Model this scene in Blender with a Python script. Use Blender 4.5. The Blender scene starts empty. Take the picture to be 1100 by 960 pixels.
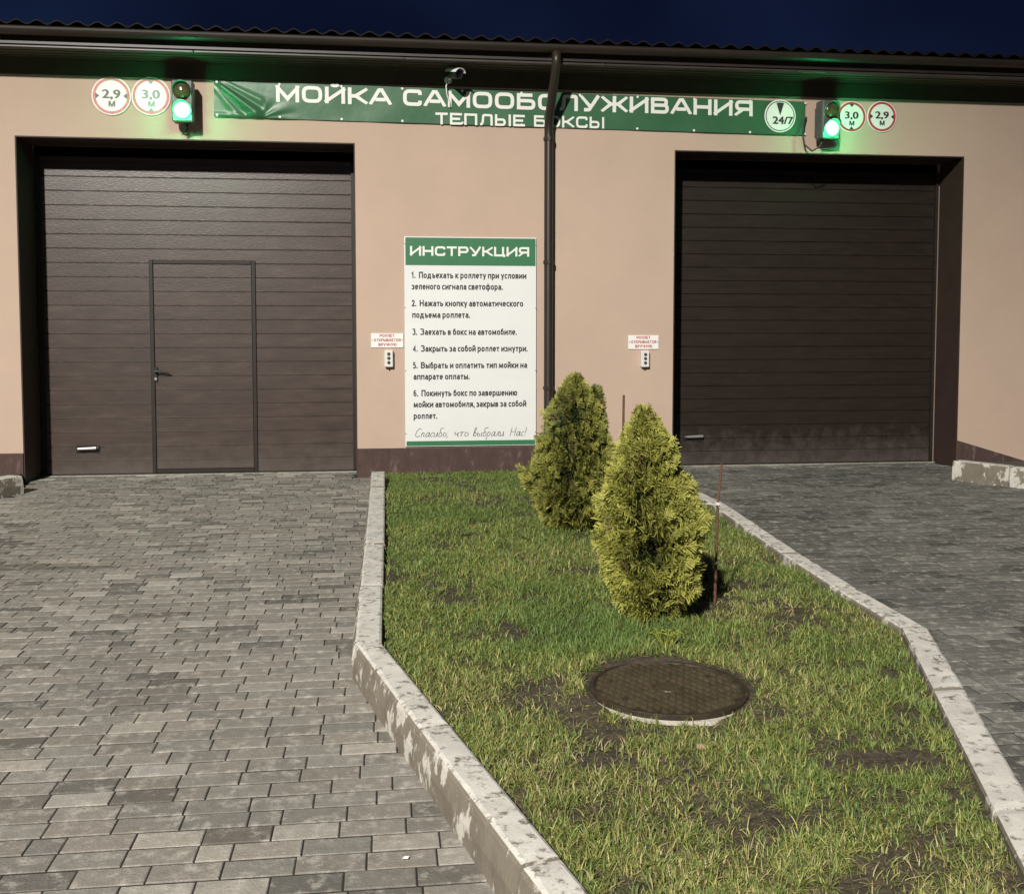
import bpy, math, random
import numpy as np
from mathutils import Vector, Matrix
random.seed(7); rng = np.random.default_rng(7)
S = bpy.context.scene
C = S.collection
R = math.radians

# ------------------------------------------------------------------ camera
cam_d = bpy.data.cameras.new("camera"); cam = bpy.data.objects.new("camera", cam_d); C.objects.link(cam)
cam.location = (0, 0, 1.5)
cam.rotation_euler = (R(90 - 3.3), 0, R(-7.0))
cam_d.sensor_fit = 'HORIZONTAL'; cam_d.sensor_width = 36
cam_d.lens = 36 * 1100 / 1100
cam_d.shift_y = -60 / 1100
cam_d.clip_end = 1000; cam_d.clip_start = 0.05
S.camera = cam

# ------------------------------------------------------------------ night sky
w = bpy.data.worlds.new("World"); S.world = w; w.use_nodes = True
nt = w.node_tree; N = nt.nodes; L = nt.links
bg = N['Background']
tc = N.new('ShaderNodeTexCoord'); ns = N.new('ShaderNodeTexNoise'); ns.inputs['Scale'].default_value = 3.0
ns.inputs['Detail'].default_value = 4
cr = N.new('ShaderNodeValToRGB')
cr.color_ramp.elements[0].position = .35; cr.color_ramp.elements[0].color = (.0028, .0046, .0165, 1)
cr.color_ramp.elements[1].position = .7; cr.color_ramp.elements[1].color = (.0062, .0125, .0390, 1)
L.new(tc.outputs['Generated'], ns.inputs['Vector']); L.new(ns.outputs['Fac'], cr.inputs['Fac'])
L.new(cr.outputs['Color'], bg.inputs['Color']); bg.inputs['Strength'].default_value = 1.0

# ------------------------------------------------------------------ yard lamp on a tall mast behind the viewer
ld = bpy.data.lights.new("yard_lamp", 'SPOT'); lamp = bpy.data.objects.new("yard_lamp", ld); C.objects.link(lamp)
lamp.location = (-9.0, -16.0, 16.0)
ld.energy = 56000; ld.color = (1.0, .95, .875); ld.shadow_soft_size = .4
ld.spot_size = R(54); ld.spot_blend = .8
lamp.rotation_euler = Vector((.36, .93, -.86)).to_track_quat('-Z', 'Y').to_euler()

S.view_settings.view_transform = 'Standard'; S.view_settings.look = 'None'
S.view_settings.exposure = 0; S.view_settings.gamma = 1

# ------------------------------------------------------------------ helpers
def tag(o, label=None, cat=None, group=None, kind=None):
    if label: o['label'] = label
    if cat: o['category'] = cat
    if group: o['group'] = group
    if kind: o['kind'] = kind
    return o

def thing(name, loc, label, cat, group=None):
    o = bpy.data.objects.new(name, None); C.objects.link(o); o.location = loc
    o.empty_display_size = .1
    return tag(o, label, cat, group)

ORIG = {}
def origin(o):
    return ORIG.get(o.name, tuple(o.location)) if o else (0, 0, 0)

class MB:
    def __init__(s): s.v = []; s.f = []; s.m = []; s.c = []
    def add(s, vs, fs, mi=0, col=None):
        b = len(s.v); s.v += [tuple(p) for p in vs]
        for f in fs:
            s.f.append(tuple(b + i for i in f)); s.m.append(mi); s.c.append(col)
        return s
    def box(s, x0, x1, y0, y1, z0, z1, mi=0, col=None):
        vs = [(x, y, z) for x in (x0, x1) for y in (y0, y1) for z in (z0, z1)]
        return s.add(vs, [(0, 1, 3, 2), (4, 6, 7, 5), (0, 4, 5, 1), (2, 3, 7, 6), (0, 2, 6, 4), (1, 5, 7, 3)], mi, col)
    def bbox(s, x0, x1, y0, y1, z0, z1, b=.004, mi=0):
        # box with bevelled edges (chamfer b)
        vs = []; 
        for (x, sx) in ((x0, 1), (x1, -1)):
            for (y, sy) in ((y0, 1), (y1, -1)):
                for (z, sz) in ((z0, 1), (z1, -1)):
                    vs += [(x, y + sy * b, z + sz * b), (x + sx * b, y, z + sz * b), (x + sx * b, y + sy * b, z)]
        def i(a, c, d, k): return (a * 4 + c * 2 + d) * 3 + k
        fs = []
        for a in (0, 1):
            fs.append([i(a, 0, 0, 0), i(a, 1, 0, 0), i(a, 1, 1, 0), i(a, 0, 1, 0)])
            fs.append([i(0, a, 0, 1), i(1, a, 0, 1), i(1, a, 1, 1), i(0, a, 1, 1)])
            fs.append([i(0, 0, a, 2), i(1, 0, a, 2), i(1, 1, a, 2), i(0, 1, a, 2)])
        for a in (0, 1):
            for c in (0, 1):
                fs.append([i(a, c, 0, 0), i(a, c, 1, 0), i(a, c, 1, 1), i(a, c, 0, 1)])
                fs.append([i(a, 0, c, 0), i(a, 1, c, 0), i(a, 1, c, 2), i(a, 0, c, 2)])
                fs.append([i(0, a, c, 1), i(1, a, c, 1), i(1, a, c, 2), i(0, a, c, 2)])
        for a in (0, 1):
            for c in (0, 1):
                for d in (0, 1):
                    fs.append([i(a, c, d, 0), i(a, c, d, 1), i(a, c, d, 2)])
        return s.add(vs, fs, mi)
    def tube(s, pts, r, n=10, mi=0, cap=True):
        pts = [Vector(p) for p in pts]; rs = r if isinstance(r, (list, tuple)) else [r] * len(pts)
        vs = []; prev = None
        for k, p in enumerate(pts):
            t = (pts[min(k + 1, len(pts) - 1)] - pts[max(k - 1, 0)]).normalized()
            a = prev if prev is not None else (Vector((0, 0, 1)) if abs(t.z) < .9 else Vector((1, 0, 0)))
            u = (a - t * a.dot(t)).normalized(); prev = u; v = t.cross(u)
            for j in range(n):
                an = 2 * math.pi * j / n
                vs.append(p + (u * math.cos(an) + v * math.sin(an)) * rs[k])
        fs = [(k * n + j, k * n + (j + 1) % n, (k + 1) * n + (j + 1) % n, (k + 1) * n + j) for k in range(len(pts) - 1) for j in range(n)]
        if cap:
            fs += [tuple(range(n))[::-1], tuple((len(pts) - 1) * n + j for j in range(n))]
        return s.add(vs, fs, mi)
    def lathe(s, c, axis, prof, n=24, mi=0):
        # prof: list of (distance along axis, radius); axis unit vector
        ax = Vector(axis).normalized(); c = Vector(c)
        u = ax.orthogonal().normalized(); v = ax.cross(u); vs = []; fs = []
        for (h, r) in prof:
            for j in range(n):
                an = 2 * math.pi * j / n
                vs.append(c + ax * h + (u * math.cos(an) + v * math.sin(an)) * r)
        for k in range(len(prof) - 1):
            for j in range(n):
                fs.append((k * n + j, k * n + (j + 1) % n, (k + 1) * n + (j + 1) % n, (k + 1) * n + j))
        if prof[0][1] > 1e-5: fs.append(tuple(range(n))[::-1])
        if prof[-1][1] > 1e-5: fs.append(tuple((len(prof) - 1) * n + j for j in range(n)))
        return s.add(vs, fs, mi)
    def ring(s, c, axis, r0, r1, d, n=40, mi=0):
        return s.lathe_closed(c, axis, [(0, r0), (0, r1), (d, r1), (d, r0)], n, mi)
    def lathe_closed(s, c, axis, prof, n=24, mi=0):
        ax = Vector(axis).normalized(); c = Vector(c)
        u = ax.orthogonal().normalized(); v = ax.cross(u); vs = []; fs = []; m = len(prof)
        for (h, r) in prof:
            for j in range(n):
                an = 2 * math.pi * j / n
                vs.append(c + ax * h + (u * math.cos(an) + v * math.sin(an)) * r)
        for k in range(m):
            k2 = (k + 1) % m
            for j in range(n):
                fs.append((k * n + j, k * n + (j + 1) % n, k2 * n + (j + 1) % n, k2 * n + j))
        return s.add(vs, fs, mi)
    def build(s, name, mat, parent=None, smooth=False, fix=True):
        me = bpy.data.meshes.new(name)
        og = Vector(origin(parent))
        me.from_pydata([(p[0] - og[0], p[1] - og[1], p[2] - og[2]) for p in s.v], [], s.f)
        mats = mat if isinstance(mat, (list, tuple)) else [mat]
        for m in mats: me.materials.append(m)
        me.polygons.foreach_set('material_index', s.m)
        if any(c is not None for c in s.c):
            at = me.color_attributes.new('Col', 'FLOAT_COLOR', 'CORNER')
            arr = np.ones((len(me.loops), 4), np.float32); i = 0
            for f, c in zip(s.f, s.c):
                arr[i:i + len(f), :3] = c if c is not None else (1, 1, 1); i += len(f)
            at.data.foreach_set('color', arr.ravel())
        if fix:
            import bmesh
            b = bmesh.new(); b.from_mesh(me); bmesh.ops.recalc_face_normals(b, faces=b.faces); b.to_mesh(me); b.free()
        if smooth: me.shade_smooth()
        me.update()
        o = bpy.data.objects.new(name, me); C.objects.link(o)
        if parent:
            o.parent = parent; ORIG[o.name] = tuple(og)
        return o

def copy_tree(o, parent=None):
    c = o.copy(); C.objects.link(c)
    if parent: c.parent = parent
    for ch in list(o.children): copy_tree(ch, c)
    return c

# ---- procedural value noise for geometry
def _hash(ix, iy, s):
    h = (ix * 374761393 + iy * 668265263 + s * 1442695041) & 0xffffffff
    h = ((h ^ (h >> 13)) * 1274126177) & 0xffffffff
    return ((h ^ (h >> 16)) & 0xffff) / 65535.
def vnoise(x, y, s=0):
    x = np.asarray(x, float); y = np.asarray(y, float)
    ix = np.floor(x).astype(np.int64); iy = np.floor(y).astype(np.int64)
    fx = x - ix; fy = y - iy; fx = fx * fx * (3 - 2 * fx); fy = fy * fy * (3 - 2 * fy)
    a = _hash(ix, iy, s); b = _hash(ix + 1, iy, s); c = _hash(ix, iy + 1, s); d = _hash(ix + 1, iy + 1, s)
    return (a * (1 - fx) + b * fx) * (1 - fy) + (c * (1 - fx) + d * fx) * fy
def fbm(x, y, s=0, o=3):
    t = 0; a = .5; n = 0
    for k in range(o):
        t = t + a * vnoise(x * 2 ** k, y * 2 ** k, s + k * 17); n += a; a *= .5
    return t / n

def np_mesh(name, V, quads, tris, col, mat, parent=None):
    me = bpy.data.meshes.new(name)
    og = np.array(origin(parent)); V = (V - og).astype(np.float32)
    me.vertices.add(len(V)); me.vertices.foreach_set('co', V.ravel())
    nq, nt_ = len(quads), len(tris)
    me.loops.add(nq * 4 + nt_ * 3)
    me.loops.foreach_set('vertex_index', np.concatenate([quads.ravel(), tris.ravel()]).astype(np.int32))
    me.polygons.add(nq + nt_)
    me.polygons.foreach_set('loop_start', np.concatenate([np.arange(nq) * 4, nq * 4 + np.arange(nt_) * 3]).astype(np.int32))
    me.materials.append(mat)
    at = me.color_attributes.new('Col', 'FLOAT_COLOR', 'POINT')
    c4 = np.ones((len(V), 4), np.float32); c4[:, :3] = col
    at.data.foreach_set('color', c4.ravel())
    me.update(calc_edges=True); me.validate()
    o = bpy.data.objects.new(name, me); C.objects.link(o)
    if parent: o.parent = parent; ORIG[o.name] = tuple(og)
    return o

# ---- materials
def mat(name, col=(.5, .5, .5), rough=.6, metal=0, spec=.5, vary=0, vscale=6, bump=0, bscale=60, stretch=(1, 1, 1),
        vcol=False, stain=None, stain_scale=4, stain_pos=(.55, .7), emit=None, estr=0, trans=0, detail=5, bdist=.01):
    m = bpy.data.materials.new(name); m.use_nodes = True
    n = m.node_tree.nodes; l = m.node_tree.links; p = n['Principled BSDF']
    p.inputs['Roughness'].default_value = rough; p.inputs['Metallic'].default_value = metal
    p.inputs['Specular IOR Level'].default_value = spec
    p.inputs['Base Color'].default_value = (*col, 1)
    t = n.new('ShaderNodeTexCoord'); mp = n.new('ShaderNodeMapping'); mp.inputs['Scale'].default_value = stretch
    g = n.new('ShaderNodeNewGeometry')
    l.new(g.outputs['Position'], mp.inputs['Vector'])
    src = None
    if vcol:
        a = n.new('ShaderNodeVertexColor'); a.layer_name = 'Col'; src = a.outputs['Color']
    def rgb():
        if src is not None: return src
        r = n.new('ShaderNodeRGB'); r.outputs[0].default_value = (*col, 1); return r.outputs[0]
    if vary:
        nz = n.new('ShaderNodeTexNoise'); nz.inputs['Scale'].default_value = vscale; nz.inputs['Detail'].default_value = detail
        nz.inputs['Roughness'].default_value = .65
        l.new(mp.outputs['Vector'], nz.inputs['Vector'])
        mr = n.new('ShaderNodeMapRange'); mr.inputs['From Min'].default_value = .25; mr.inputs['From Max'].default_value = .75
        mr.inputs['To Min'].default_value = 1 - vary; mr.inputs['To Max'].default_value = 1 + vary
        l.new(nz.outputs['Fac'], mr.inputs['Value'])
        mx = n.new('ShaderNodeVectorMath'); mx.operation = 'SCALE'
        l.new(rgb(), mx.inputs[0]); l.new(mr.outputs['Result'], mx.inputs['Scale']); src = mx.outputs['Vector']
    if stain:
        nz = n.new('ShaderNodeTexNoise'); nz.inputs['Scale'].default_value = stain_scale; nz.inputs['Detail'].default_value = 8
        nz.inputs['Roughness'].default_value = .7
        l.new(mp.outputs['Vector'], nz.inputs['Vector'])
        ra = n.new('ShaderNodeValToRGB'); ra.color_ramp.elements[0].position = stain_pos[0]; ra.color_ramp.elements[1].position = stain_pos[1]
        l.new(nz.outputs['Fac'], ra.inputs['Fac'])
        mi = n.new('ShaderNodeMix'); mi.data_type = 'RGBA'
        l.new(ra.outputs['Color'], mi.inputs['Factor']); l.new(rgb(), mi.inputs['A']); mi.inputs['B'].default_value = (*stain, 1)
        src = mi.outputs['Result']
    if src is not None: l.new(src, p.inputs['Base Color'])
    if bump:
        nz = n.new('ShaderNodeTexNoise'); nz.inputs['Scale'].default_value = bscale; nz.inputs['Detail'].default_value = 6
        l.new(mp.outputs['Vector'], nz.inputs['Vector'])
        b = n.new('ShaderNodeBump'); b.inputs['Strength'].default_value = bump; b.inputs['Distance'].default_value = bdist
        l.new(nz.outputs['Fac'], b.inputs['Height']); l.new(b.outputs['Normal'], p.inputs['Normal'])
    if emit:
        p.inputs['Emission Color'].default_value = (*emit, 1); p.inputs['Emission Strength'].default_value = estr
    return m

M = {}
M['plaster'] = mat('plaster', (.515, .39, .305), .9, spec=.2, vary=.06, vscale=1.3, bump=.4, bscale=220, bdist=.004)
M['brown'] = mat('brown_paint', (.052, .031, .026), .6, spec=.35, vary=.15, vscale=5, bump=.1, bscale=150)
M['plinth'] = mat('plinth_paint', (.078, .048, .042), .75, spec=.3, vary=.25, vscale=9, stain=(.30, .26, .245), stain_scale=9,
                  stain_pos=(.56, .9), bump=.2, bscale=120, stretch=(1.6, 1, .6))
M['metal_brown'] = mat('brown_sheet_metal', (.028, .02, .015), .42, spec=.5, vary=.2, vscale=4)
M['trim'] = mat('trim_metal', (.055, .048, .042), .35, spec=.5, vary=.25, vscale=2)
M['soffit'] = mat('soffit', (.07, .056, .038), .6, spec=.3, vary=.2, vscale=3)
M['wallroof'] = mat('roof_metal', (.008, .006, .005), .7, spec=.2, vary=.2)
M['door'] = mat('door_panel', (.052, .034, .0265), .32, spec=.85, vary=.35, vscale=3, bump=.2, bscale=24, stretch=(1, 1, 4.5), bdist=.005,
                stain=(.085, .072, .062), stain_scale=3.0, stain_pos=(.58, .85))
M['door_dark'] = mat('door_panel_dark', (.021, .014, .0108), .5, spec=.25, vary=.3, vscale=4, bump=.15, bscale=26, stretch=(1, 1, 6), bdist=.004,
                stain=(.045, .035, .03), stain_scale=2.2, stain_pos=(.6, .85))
def splash(m, col, top, amt):
    n = m.node_tree.nodes; l = m.node_tree.links; p = n['Principled BSDF']
    src = p.inputs['Base Color'].links[0].from_socket
    g = n.new('ShaderNodeNewGeometry'); sx = n.new('ShaderNodeSeparateXYZ'); l.new(g.outputs['Position'], sx.inputs[0])
    nz = n.new('ShaderNodeTexNoise'); nz.inputs['Scale'].default_value = 7; nz.inputs['Detail'].default_value = 8; nz.inputs['Roughness'].default_value = .75
    l.new(g.outputs['Position'], nz.inputs['Vector'])
    mr = n.new('ShaderNodeMapRange'); mr.inputs['From Min'].default_value = 0; mr.inputs['From Max'].default_value = top
    mr.inputs['To Min'].default_value = .62; mr.inputs['To Max'].default_value = .0
    l.new(sx.outputs['Z'], mr.inputs['Value'])
    ad = n.new('ShaderNodeMath'); ad.operation = 'ADD'; l.new(mr.outputs[0], ad.inputs[0]); l.new(nz.outputs['Fac'], ad.inputs[1])
    ra = n.new('ShaderNodeMapRange'); ra.inputs['From Min'].default_value = .72; ra.inputs['From Max'].default_value = 1.15; ra.inputs['To Max'].default_value = amt
    l.new(ad.outputs[0], ra.inputs['Value'])
    mi = n.new('ShaderNodeMix'); mi.data_type = 'RGBA'; l.new(ra.outputs[0], mi.inputs['Factor']); l.new(src, mi.inputs['A']); mi.inputs['B'].default_value = (*col, 1)
    l.new(mi.outputs['Result'], p.inputs['Base Color'])
splash(M['door'], (.10, .085, .075), .5, .6); splash(M['door_dark'], (.085, .07, .064), .62, .75)
M['doorframe'] = mat('wicket_profile', (.02, .015, .013), .5, spec=.35, vary=.15)
M['black'] = mat('black_plastic', (.012, .012, .012), .4)
M['chrome'] = mat('grey_handle', (.55, .54, .52), .3, metal=.7)
M['banner'] = mat('banner_vinyl', (.038, .13, .058), .38, spec=.5, vary=.12, vscale=3, bump=.25, bscale=7, bdist=.01)
M['boardgreen'] = mat('board_green', (.03, .165, .07), .5, vary=.05)
M['boardwhite'] = mat('board_white', (.74, .755, .745), .45, vary=.03, vscale=3)
M['white'] = mat('white_paint', (.82, .82, .79), .5)
M['letter'] = mat('letter_white', (.8, .81, .76), .5)
M['ink'] = mat('ink', (.03, .03, .028), .6)
M['inkgrey'] = mat('ink_grey', (.16, .16, .155), .6)
M['red'] = mat('red_paint', (.5, .05, .05), .5)
M['redpale'] = mat('red_faded', (.58, .2, .17), .5, vary=.3, vscale=30)
M['darkred'] = mat('dark_red_ink', (.42, .07, .07), .6)
M['plastic'] = mat('box_plastic', (.72, .71, .67), .4)
M['button'] = mat('button_rubber', (.05, .05, .05), .5)
M['tlbody'] = mat('traffic_light_body', (.10, .115, .105), .45, vary=.2)
M['redlens'] = mat('unlit_lens', (.07, .035, .018), .15, spec=.7)
M['soil'] = mat('soil', (.058, .046, .036), .95, spec=.2, vary=.5, vscale=18, bump=.7, bscale=38, bdist=.016,
                stain=(.11, .09, .055), stain_scale=22, stain_pos=(.5, .7))
M['ground'] = mat('ground_earth', (.09, .08, .07), .95, vary=.3, vscale=3, bump=.5, bscale=30)
M['sand'] = mat('joint_sand', (.022, .019, .015), .95, vary=.3, vscale=40)
M['grass'] = mat('grass_blades', (.1, .15, .04), .55, spec=.35, vcol=True)
M['thuja'] = mat('thuja_foliage', (.1, .12, .03), .6, spec=.3, vcol=True)
M['bark'] = mat('bark', (.11, .075, .05), .9, vary=.3, vscale=30, bump=.6, bscale=60)
M['rust'] = mat('rusty_iron', (.11, .05, .03), .8, vary=.35, vscale=30)
M['tie'] = mat('string', (.65, .62, .55), .8)
M['iron'] = mat('cast_iron', (.035, .026, .015), .6, spec=.4, vary=.4, vscale=18, bump=.4, bscale=90, stain=(.085, .055, .026), stain_scale=12)
M['concrete'] = mat('concrete_ring', (.42, .39, .33), .9, vary=.3, vscale=14, bump=.6, bscale=60, stain=(.16, .13, .1), stain_scale=9)
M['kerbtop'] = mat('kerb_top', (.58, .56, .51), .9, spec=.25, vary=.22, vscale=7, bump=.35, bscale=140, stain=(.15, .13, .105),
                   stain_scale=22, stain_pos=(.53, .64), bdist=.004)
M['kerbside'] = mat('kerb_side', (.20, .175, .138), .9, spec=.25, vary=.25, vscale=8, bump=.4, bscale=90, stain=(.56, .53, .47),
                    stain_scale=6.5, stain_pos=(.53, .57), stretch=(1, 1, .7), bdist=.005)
M['pebble'] = mat('pebble_stone', (.34, .27, .17), .8, vary=.2, vscale=40)
M['sprout'] = mat('sprout_leaf', (.24, .26, .035), .5)

def paver_material():
    m = mat('paving_bricks', (.2, .19, .165), .78, spec=.35, vcol=True, vary=.22, vscale=26, bump=.45, bscale=120, bdist=.006,
            stain=(.50, .47, .41), stain_scale=13, stain_pos=(.52, .78))
    return m
M['paver'] = paver_material()

# ------------------------------------------------------------------ lettering
def text_mesh(body, shear=0, offset=0.0, ext=.0):
    cu = bpy.data.curves.new('txt', 'FONT'); cu.body = body; cu.shear = shear; cu.extrude = ext
    cu.resolution_u = 3
    o = bpy.data.objects.new('txt', cu); C.objects.link(o)
    dg = bpy.context.evaluated_depsgraph_get(); dg.update()
    me = bpy.data.meshes.new_from_object(o.evaluated_get(dg))
    vs = [v.co.copy() for v in me.vertices]; fs = [tuple(p.vertices) for p in me.polygons]
    bpy.data.objects.remove(o); bpy.data.curves.remove(cu); bpy.data.meshes.remove(me)
    return vs, fs

def text_to(mb, body, x0, x1, zbase, cap, y, mi=0, shear=0, offset=0.0, up=None, slope=0):
    """lettering standing on the wall plane at depth y, facing the yard, from x0 to x1, capital height cap"""
    vs, fs = text_mesh(body, shear, offset)
    lo = min(v.x for v in vs); hi = max(v.x for v in vs); sx = (x1 - x0) / (hi - lo); sz = cap / .69
    for k, b in enumerate((0, -1, 1, -.5, .5) if offset else (0,)):
        mb.add([(x0 + (v.x - lo) * sx + b * offset * sx, y - .001 - k * .0001, zbase + v.y * sz + slope * (v.x - lo) * sx + (abs(b) == .5) * math.copysign(.5, b) * offset * sz) for v in vs], fs, mi)

def arc_path(pts, r, closed=False, sharp=()):
    pts = [Vector((p[0], p[1])) for p in pts]; out = []; n = len(pts)
    for i in range(n):
        if not closed and i in (0, n - 1): out.append(pts[i]); continue
        p, a, b = pts[i], pts[i - 1], pts[(i + 1) % n]
        if i in sharp: out.append(p); continue
        u = (a - p); v = (b - p); rr = min(r, u.length * .49, v.length * .49)
        if rr < 1e-4: out.append(p); continue
        s, e = p + u.normalized() * rr, p + v.normalized() * rr
        for k in range(5):
            t = k / 4; out.append(s * (1 - t) ** 2 + p * 2 * t * (1 - t) + e * t * t)
    return out

def stroke(pts, t, closed=False):
    n = len(pts); Lf = []; Rt = []
    for i in range(n):
        a = pts[i - 1] if (i > 0 or closed) else None
        b = pts[(i + 1) % n] if (i < n - 1 or closed) else None
        d1 = (pts[i] - a).normalized() if a is not None else None
        d2 = (b - pts[i]).normalized() if b is not None else None
        if d1 is None: d1 = d2
        if d2 is None: d2 = d1
        n1 = Vector((-d1.y, d1.x)); n2 = Vector((-d2.y, d2.x)); m = n1 + n2
        if m.length < 1e-3: m = n1.copy()
        m.normalize(); k = min(1 / max(m.dot(n1), .3), 2.2)
        Lf.append(pts[i] + m * t / 2 * k); Rt.append(pts[i] - m * t / 2 * k)
    fs = [(i, (i + 1) % n, n + (i + 1) % n, n + i) for i in range(n if closed else n - 1)]
    return Lf + Rt, fs

W_ = 1.12
GL = {  # extended grotesque capitals: (width, [ (points, corner radius, closed) ... ])
 'М': (1.32, [([(0, 0), (0, 1)], 0, 0), ([(0, 1), (.5, .12), (1, 1)], 0, 0), ([(1, 1), (1, 0)], 0, 0)]),
 'О': (1.16, [([(0, 0), (1, 0), (1, 1), (0, 1)], .3, 1)]),
 'И': (1.16, [([(0, 1), (0, 0)], 0, 0), ([(0, .05), (1, .95)], 0, 0), ([(1, 1), (1, 0)], 0, 0)]),
 'Й': (1.16, [([(0, 1), (0, 0)], 0, 0), ([(0, .05), (1, .95)], 0, 0), ([(1, 1), (1, 0)], 0, 0), ([(.3, 1.36), (.38, 1.24), (.62, 1.24), (.7, 1.36)], .1, 0)]),
 'К': (1.12, [([(0, 0), (0, 1)], 0, 0), ([(0, .5), (.38, .5), (1, 1)], 0, 0), ([(.38, .5), (1, 0)], 0, 0)]),
 'А': (1.22, [([(-.03, 0), (.42, 1), (.58, 1), (1.03, 0)], 0, 0), ([(.2, .27), (.8, .27)], 0, 0)]),
 'С': (1.1, [([(1, .72), (1, 1), (0, 1), (0, 0), (1, 0), (1, .28)], .28, 0)]),
 'Б': (1.12, [([(.92, 1), (0, 1), (0, 0), (1, 0), (1, .56), (0, .56)], .24, 0, (1, 2))]),
 'Л': (1.16, [([(-.05, 0), (.1, 0), (.2, .3), (.24, 1), (1, 1), (1, 0)], .12, 0)]),
 'У': (1.14, [([(0, 1), (.5, .3)], 0, 0), ([(1, 1), (.45, 0), (.12, 0)], .05, 0)]),
 'Ж': (1.55, [([(.5, 0), (.5, 1)], 0, 0), ([(0, 1), (.34, .5), (0, 0)], 0, 0), ([(1, 1), (.66, .5), (1, 0)], 0, 0), ([(.34, .5), (.66, .5)], 0, 0)]),
 'В': (1.12, [([(0, .53), (0, 1), (.93, 1), (.93, .53)], .2, 1, (0, 1)), ([(0, 0), (0, .53), (1, .53), (1, 0)], .2, 1, (0, 1))]),
 'Н': (1.14, [([(0, 0), (0, 1)], 0, 0), ([(1, 0), (1, 1)], 0, 0), ([(0, .5), (1, .5)], 0, 0)]),
 'Я': (1.12, [([(1, 0), (1, 1), (0, 1), (0, .42), (1, .42)], .24, 0, (1,)), ([(.45, .42), (0, 0)], 0, 0)]),
 'Т': (1.06, [([(0, 1), (1, 1)], 0, 0), ([(.5, 1), (.5, 0)], 0, 0)]),
 'Е': (1.04, [([(1, 1), (0, 1), (0, 0), (1, 0)], 0, 0), ([(0, .5), (.93, .5)], 0, 0)]),
 'П': (1.14, [([(0, 0), (0, 1), (1, 1), (1, 0)], 0, 0)]),
 'Ы': (1.4, [([(0, 1), (0, 0), (.62, 0), (.62, .56), (0, .56)], .2, 0, (1,)), ([(1, 1), (1, 0)], 0, 0)]),
 'Р': (1.1, [([(0, 0), (0, 1), (1, 1), (1, .4), (0, .4)], .24, 0, (1,))]),
 'Ц': (1.18, [([(0, 1), (0, 0), (.88, 0), (.88, 1)], 0, 0), ([(.88, 0), (1.02, 0), (1.02, -.22)], 0, 0)]),
}
def wide_text(mb, s, x0, x1, zb, cap, y, t=.19, gap=.2, mi=0, slope=0):
    x = 0; items = []
    for ch in s:
        if ch == ' ': x += .55; continue
        wd, st = GL[ch]; items.append((x, wd, st)); x += wd + gap
    tot = x - gap; sx = (x1 - x0) / tot
    for (gx, wd, st) in items:
        for k, (pts, r, cl, *shp) in enumerate(st):
            P = [Vector((gx + t / 2 + p[0] * (wd - t), t / 2 + p[1] * (1 - t))) for p in pts]
            if not cl:
                for e, q in ((0, 1), (-1, -2)):
                    d = (P[e] - P[q]); raw = pts[e]
                    if raw[1] in (0, 1) and abs(d.y) > abs(d.x): P[e] = P[e] + d / max(abs(d.y), 1e-6) * t / 2
                    elif raw[0] in (0, 1) and abs(d.x) > abs(d.y): P[e] = P[e] + d / max(abs(d.x), 1e-6) * t / 2
                # sheared ends stay flat along the base and cap lines
            Q = arc_path(P, r, bool(cl), shp[0] if shp else ()) if r else P
            vs, fs = stroke(Q, t, bool(cl))
            lo, hi = 0, 1
            vs2 = []
            nv2 = len(vs) // 2
            for iv, v in enumerate(vs):
                zz = v.y if (r or min(pp[1] for pp in pts) < 0 or max(pp[1] for pp in pts) > 1) else max(lo, min(hi, v.y))
                X = x0 + v.x * sx
                ZZ = zb + zz * cap + slope * (X - x0)
                vs2.append((X, (y(X, ZZ) if callable(y) else y) - .0012 - k * .0004 - .00025 * (iv % nv2) / nv2, ZZ))
            mb.add(vs2, fs, mi)

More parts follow.
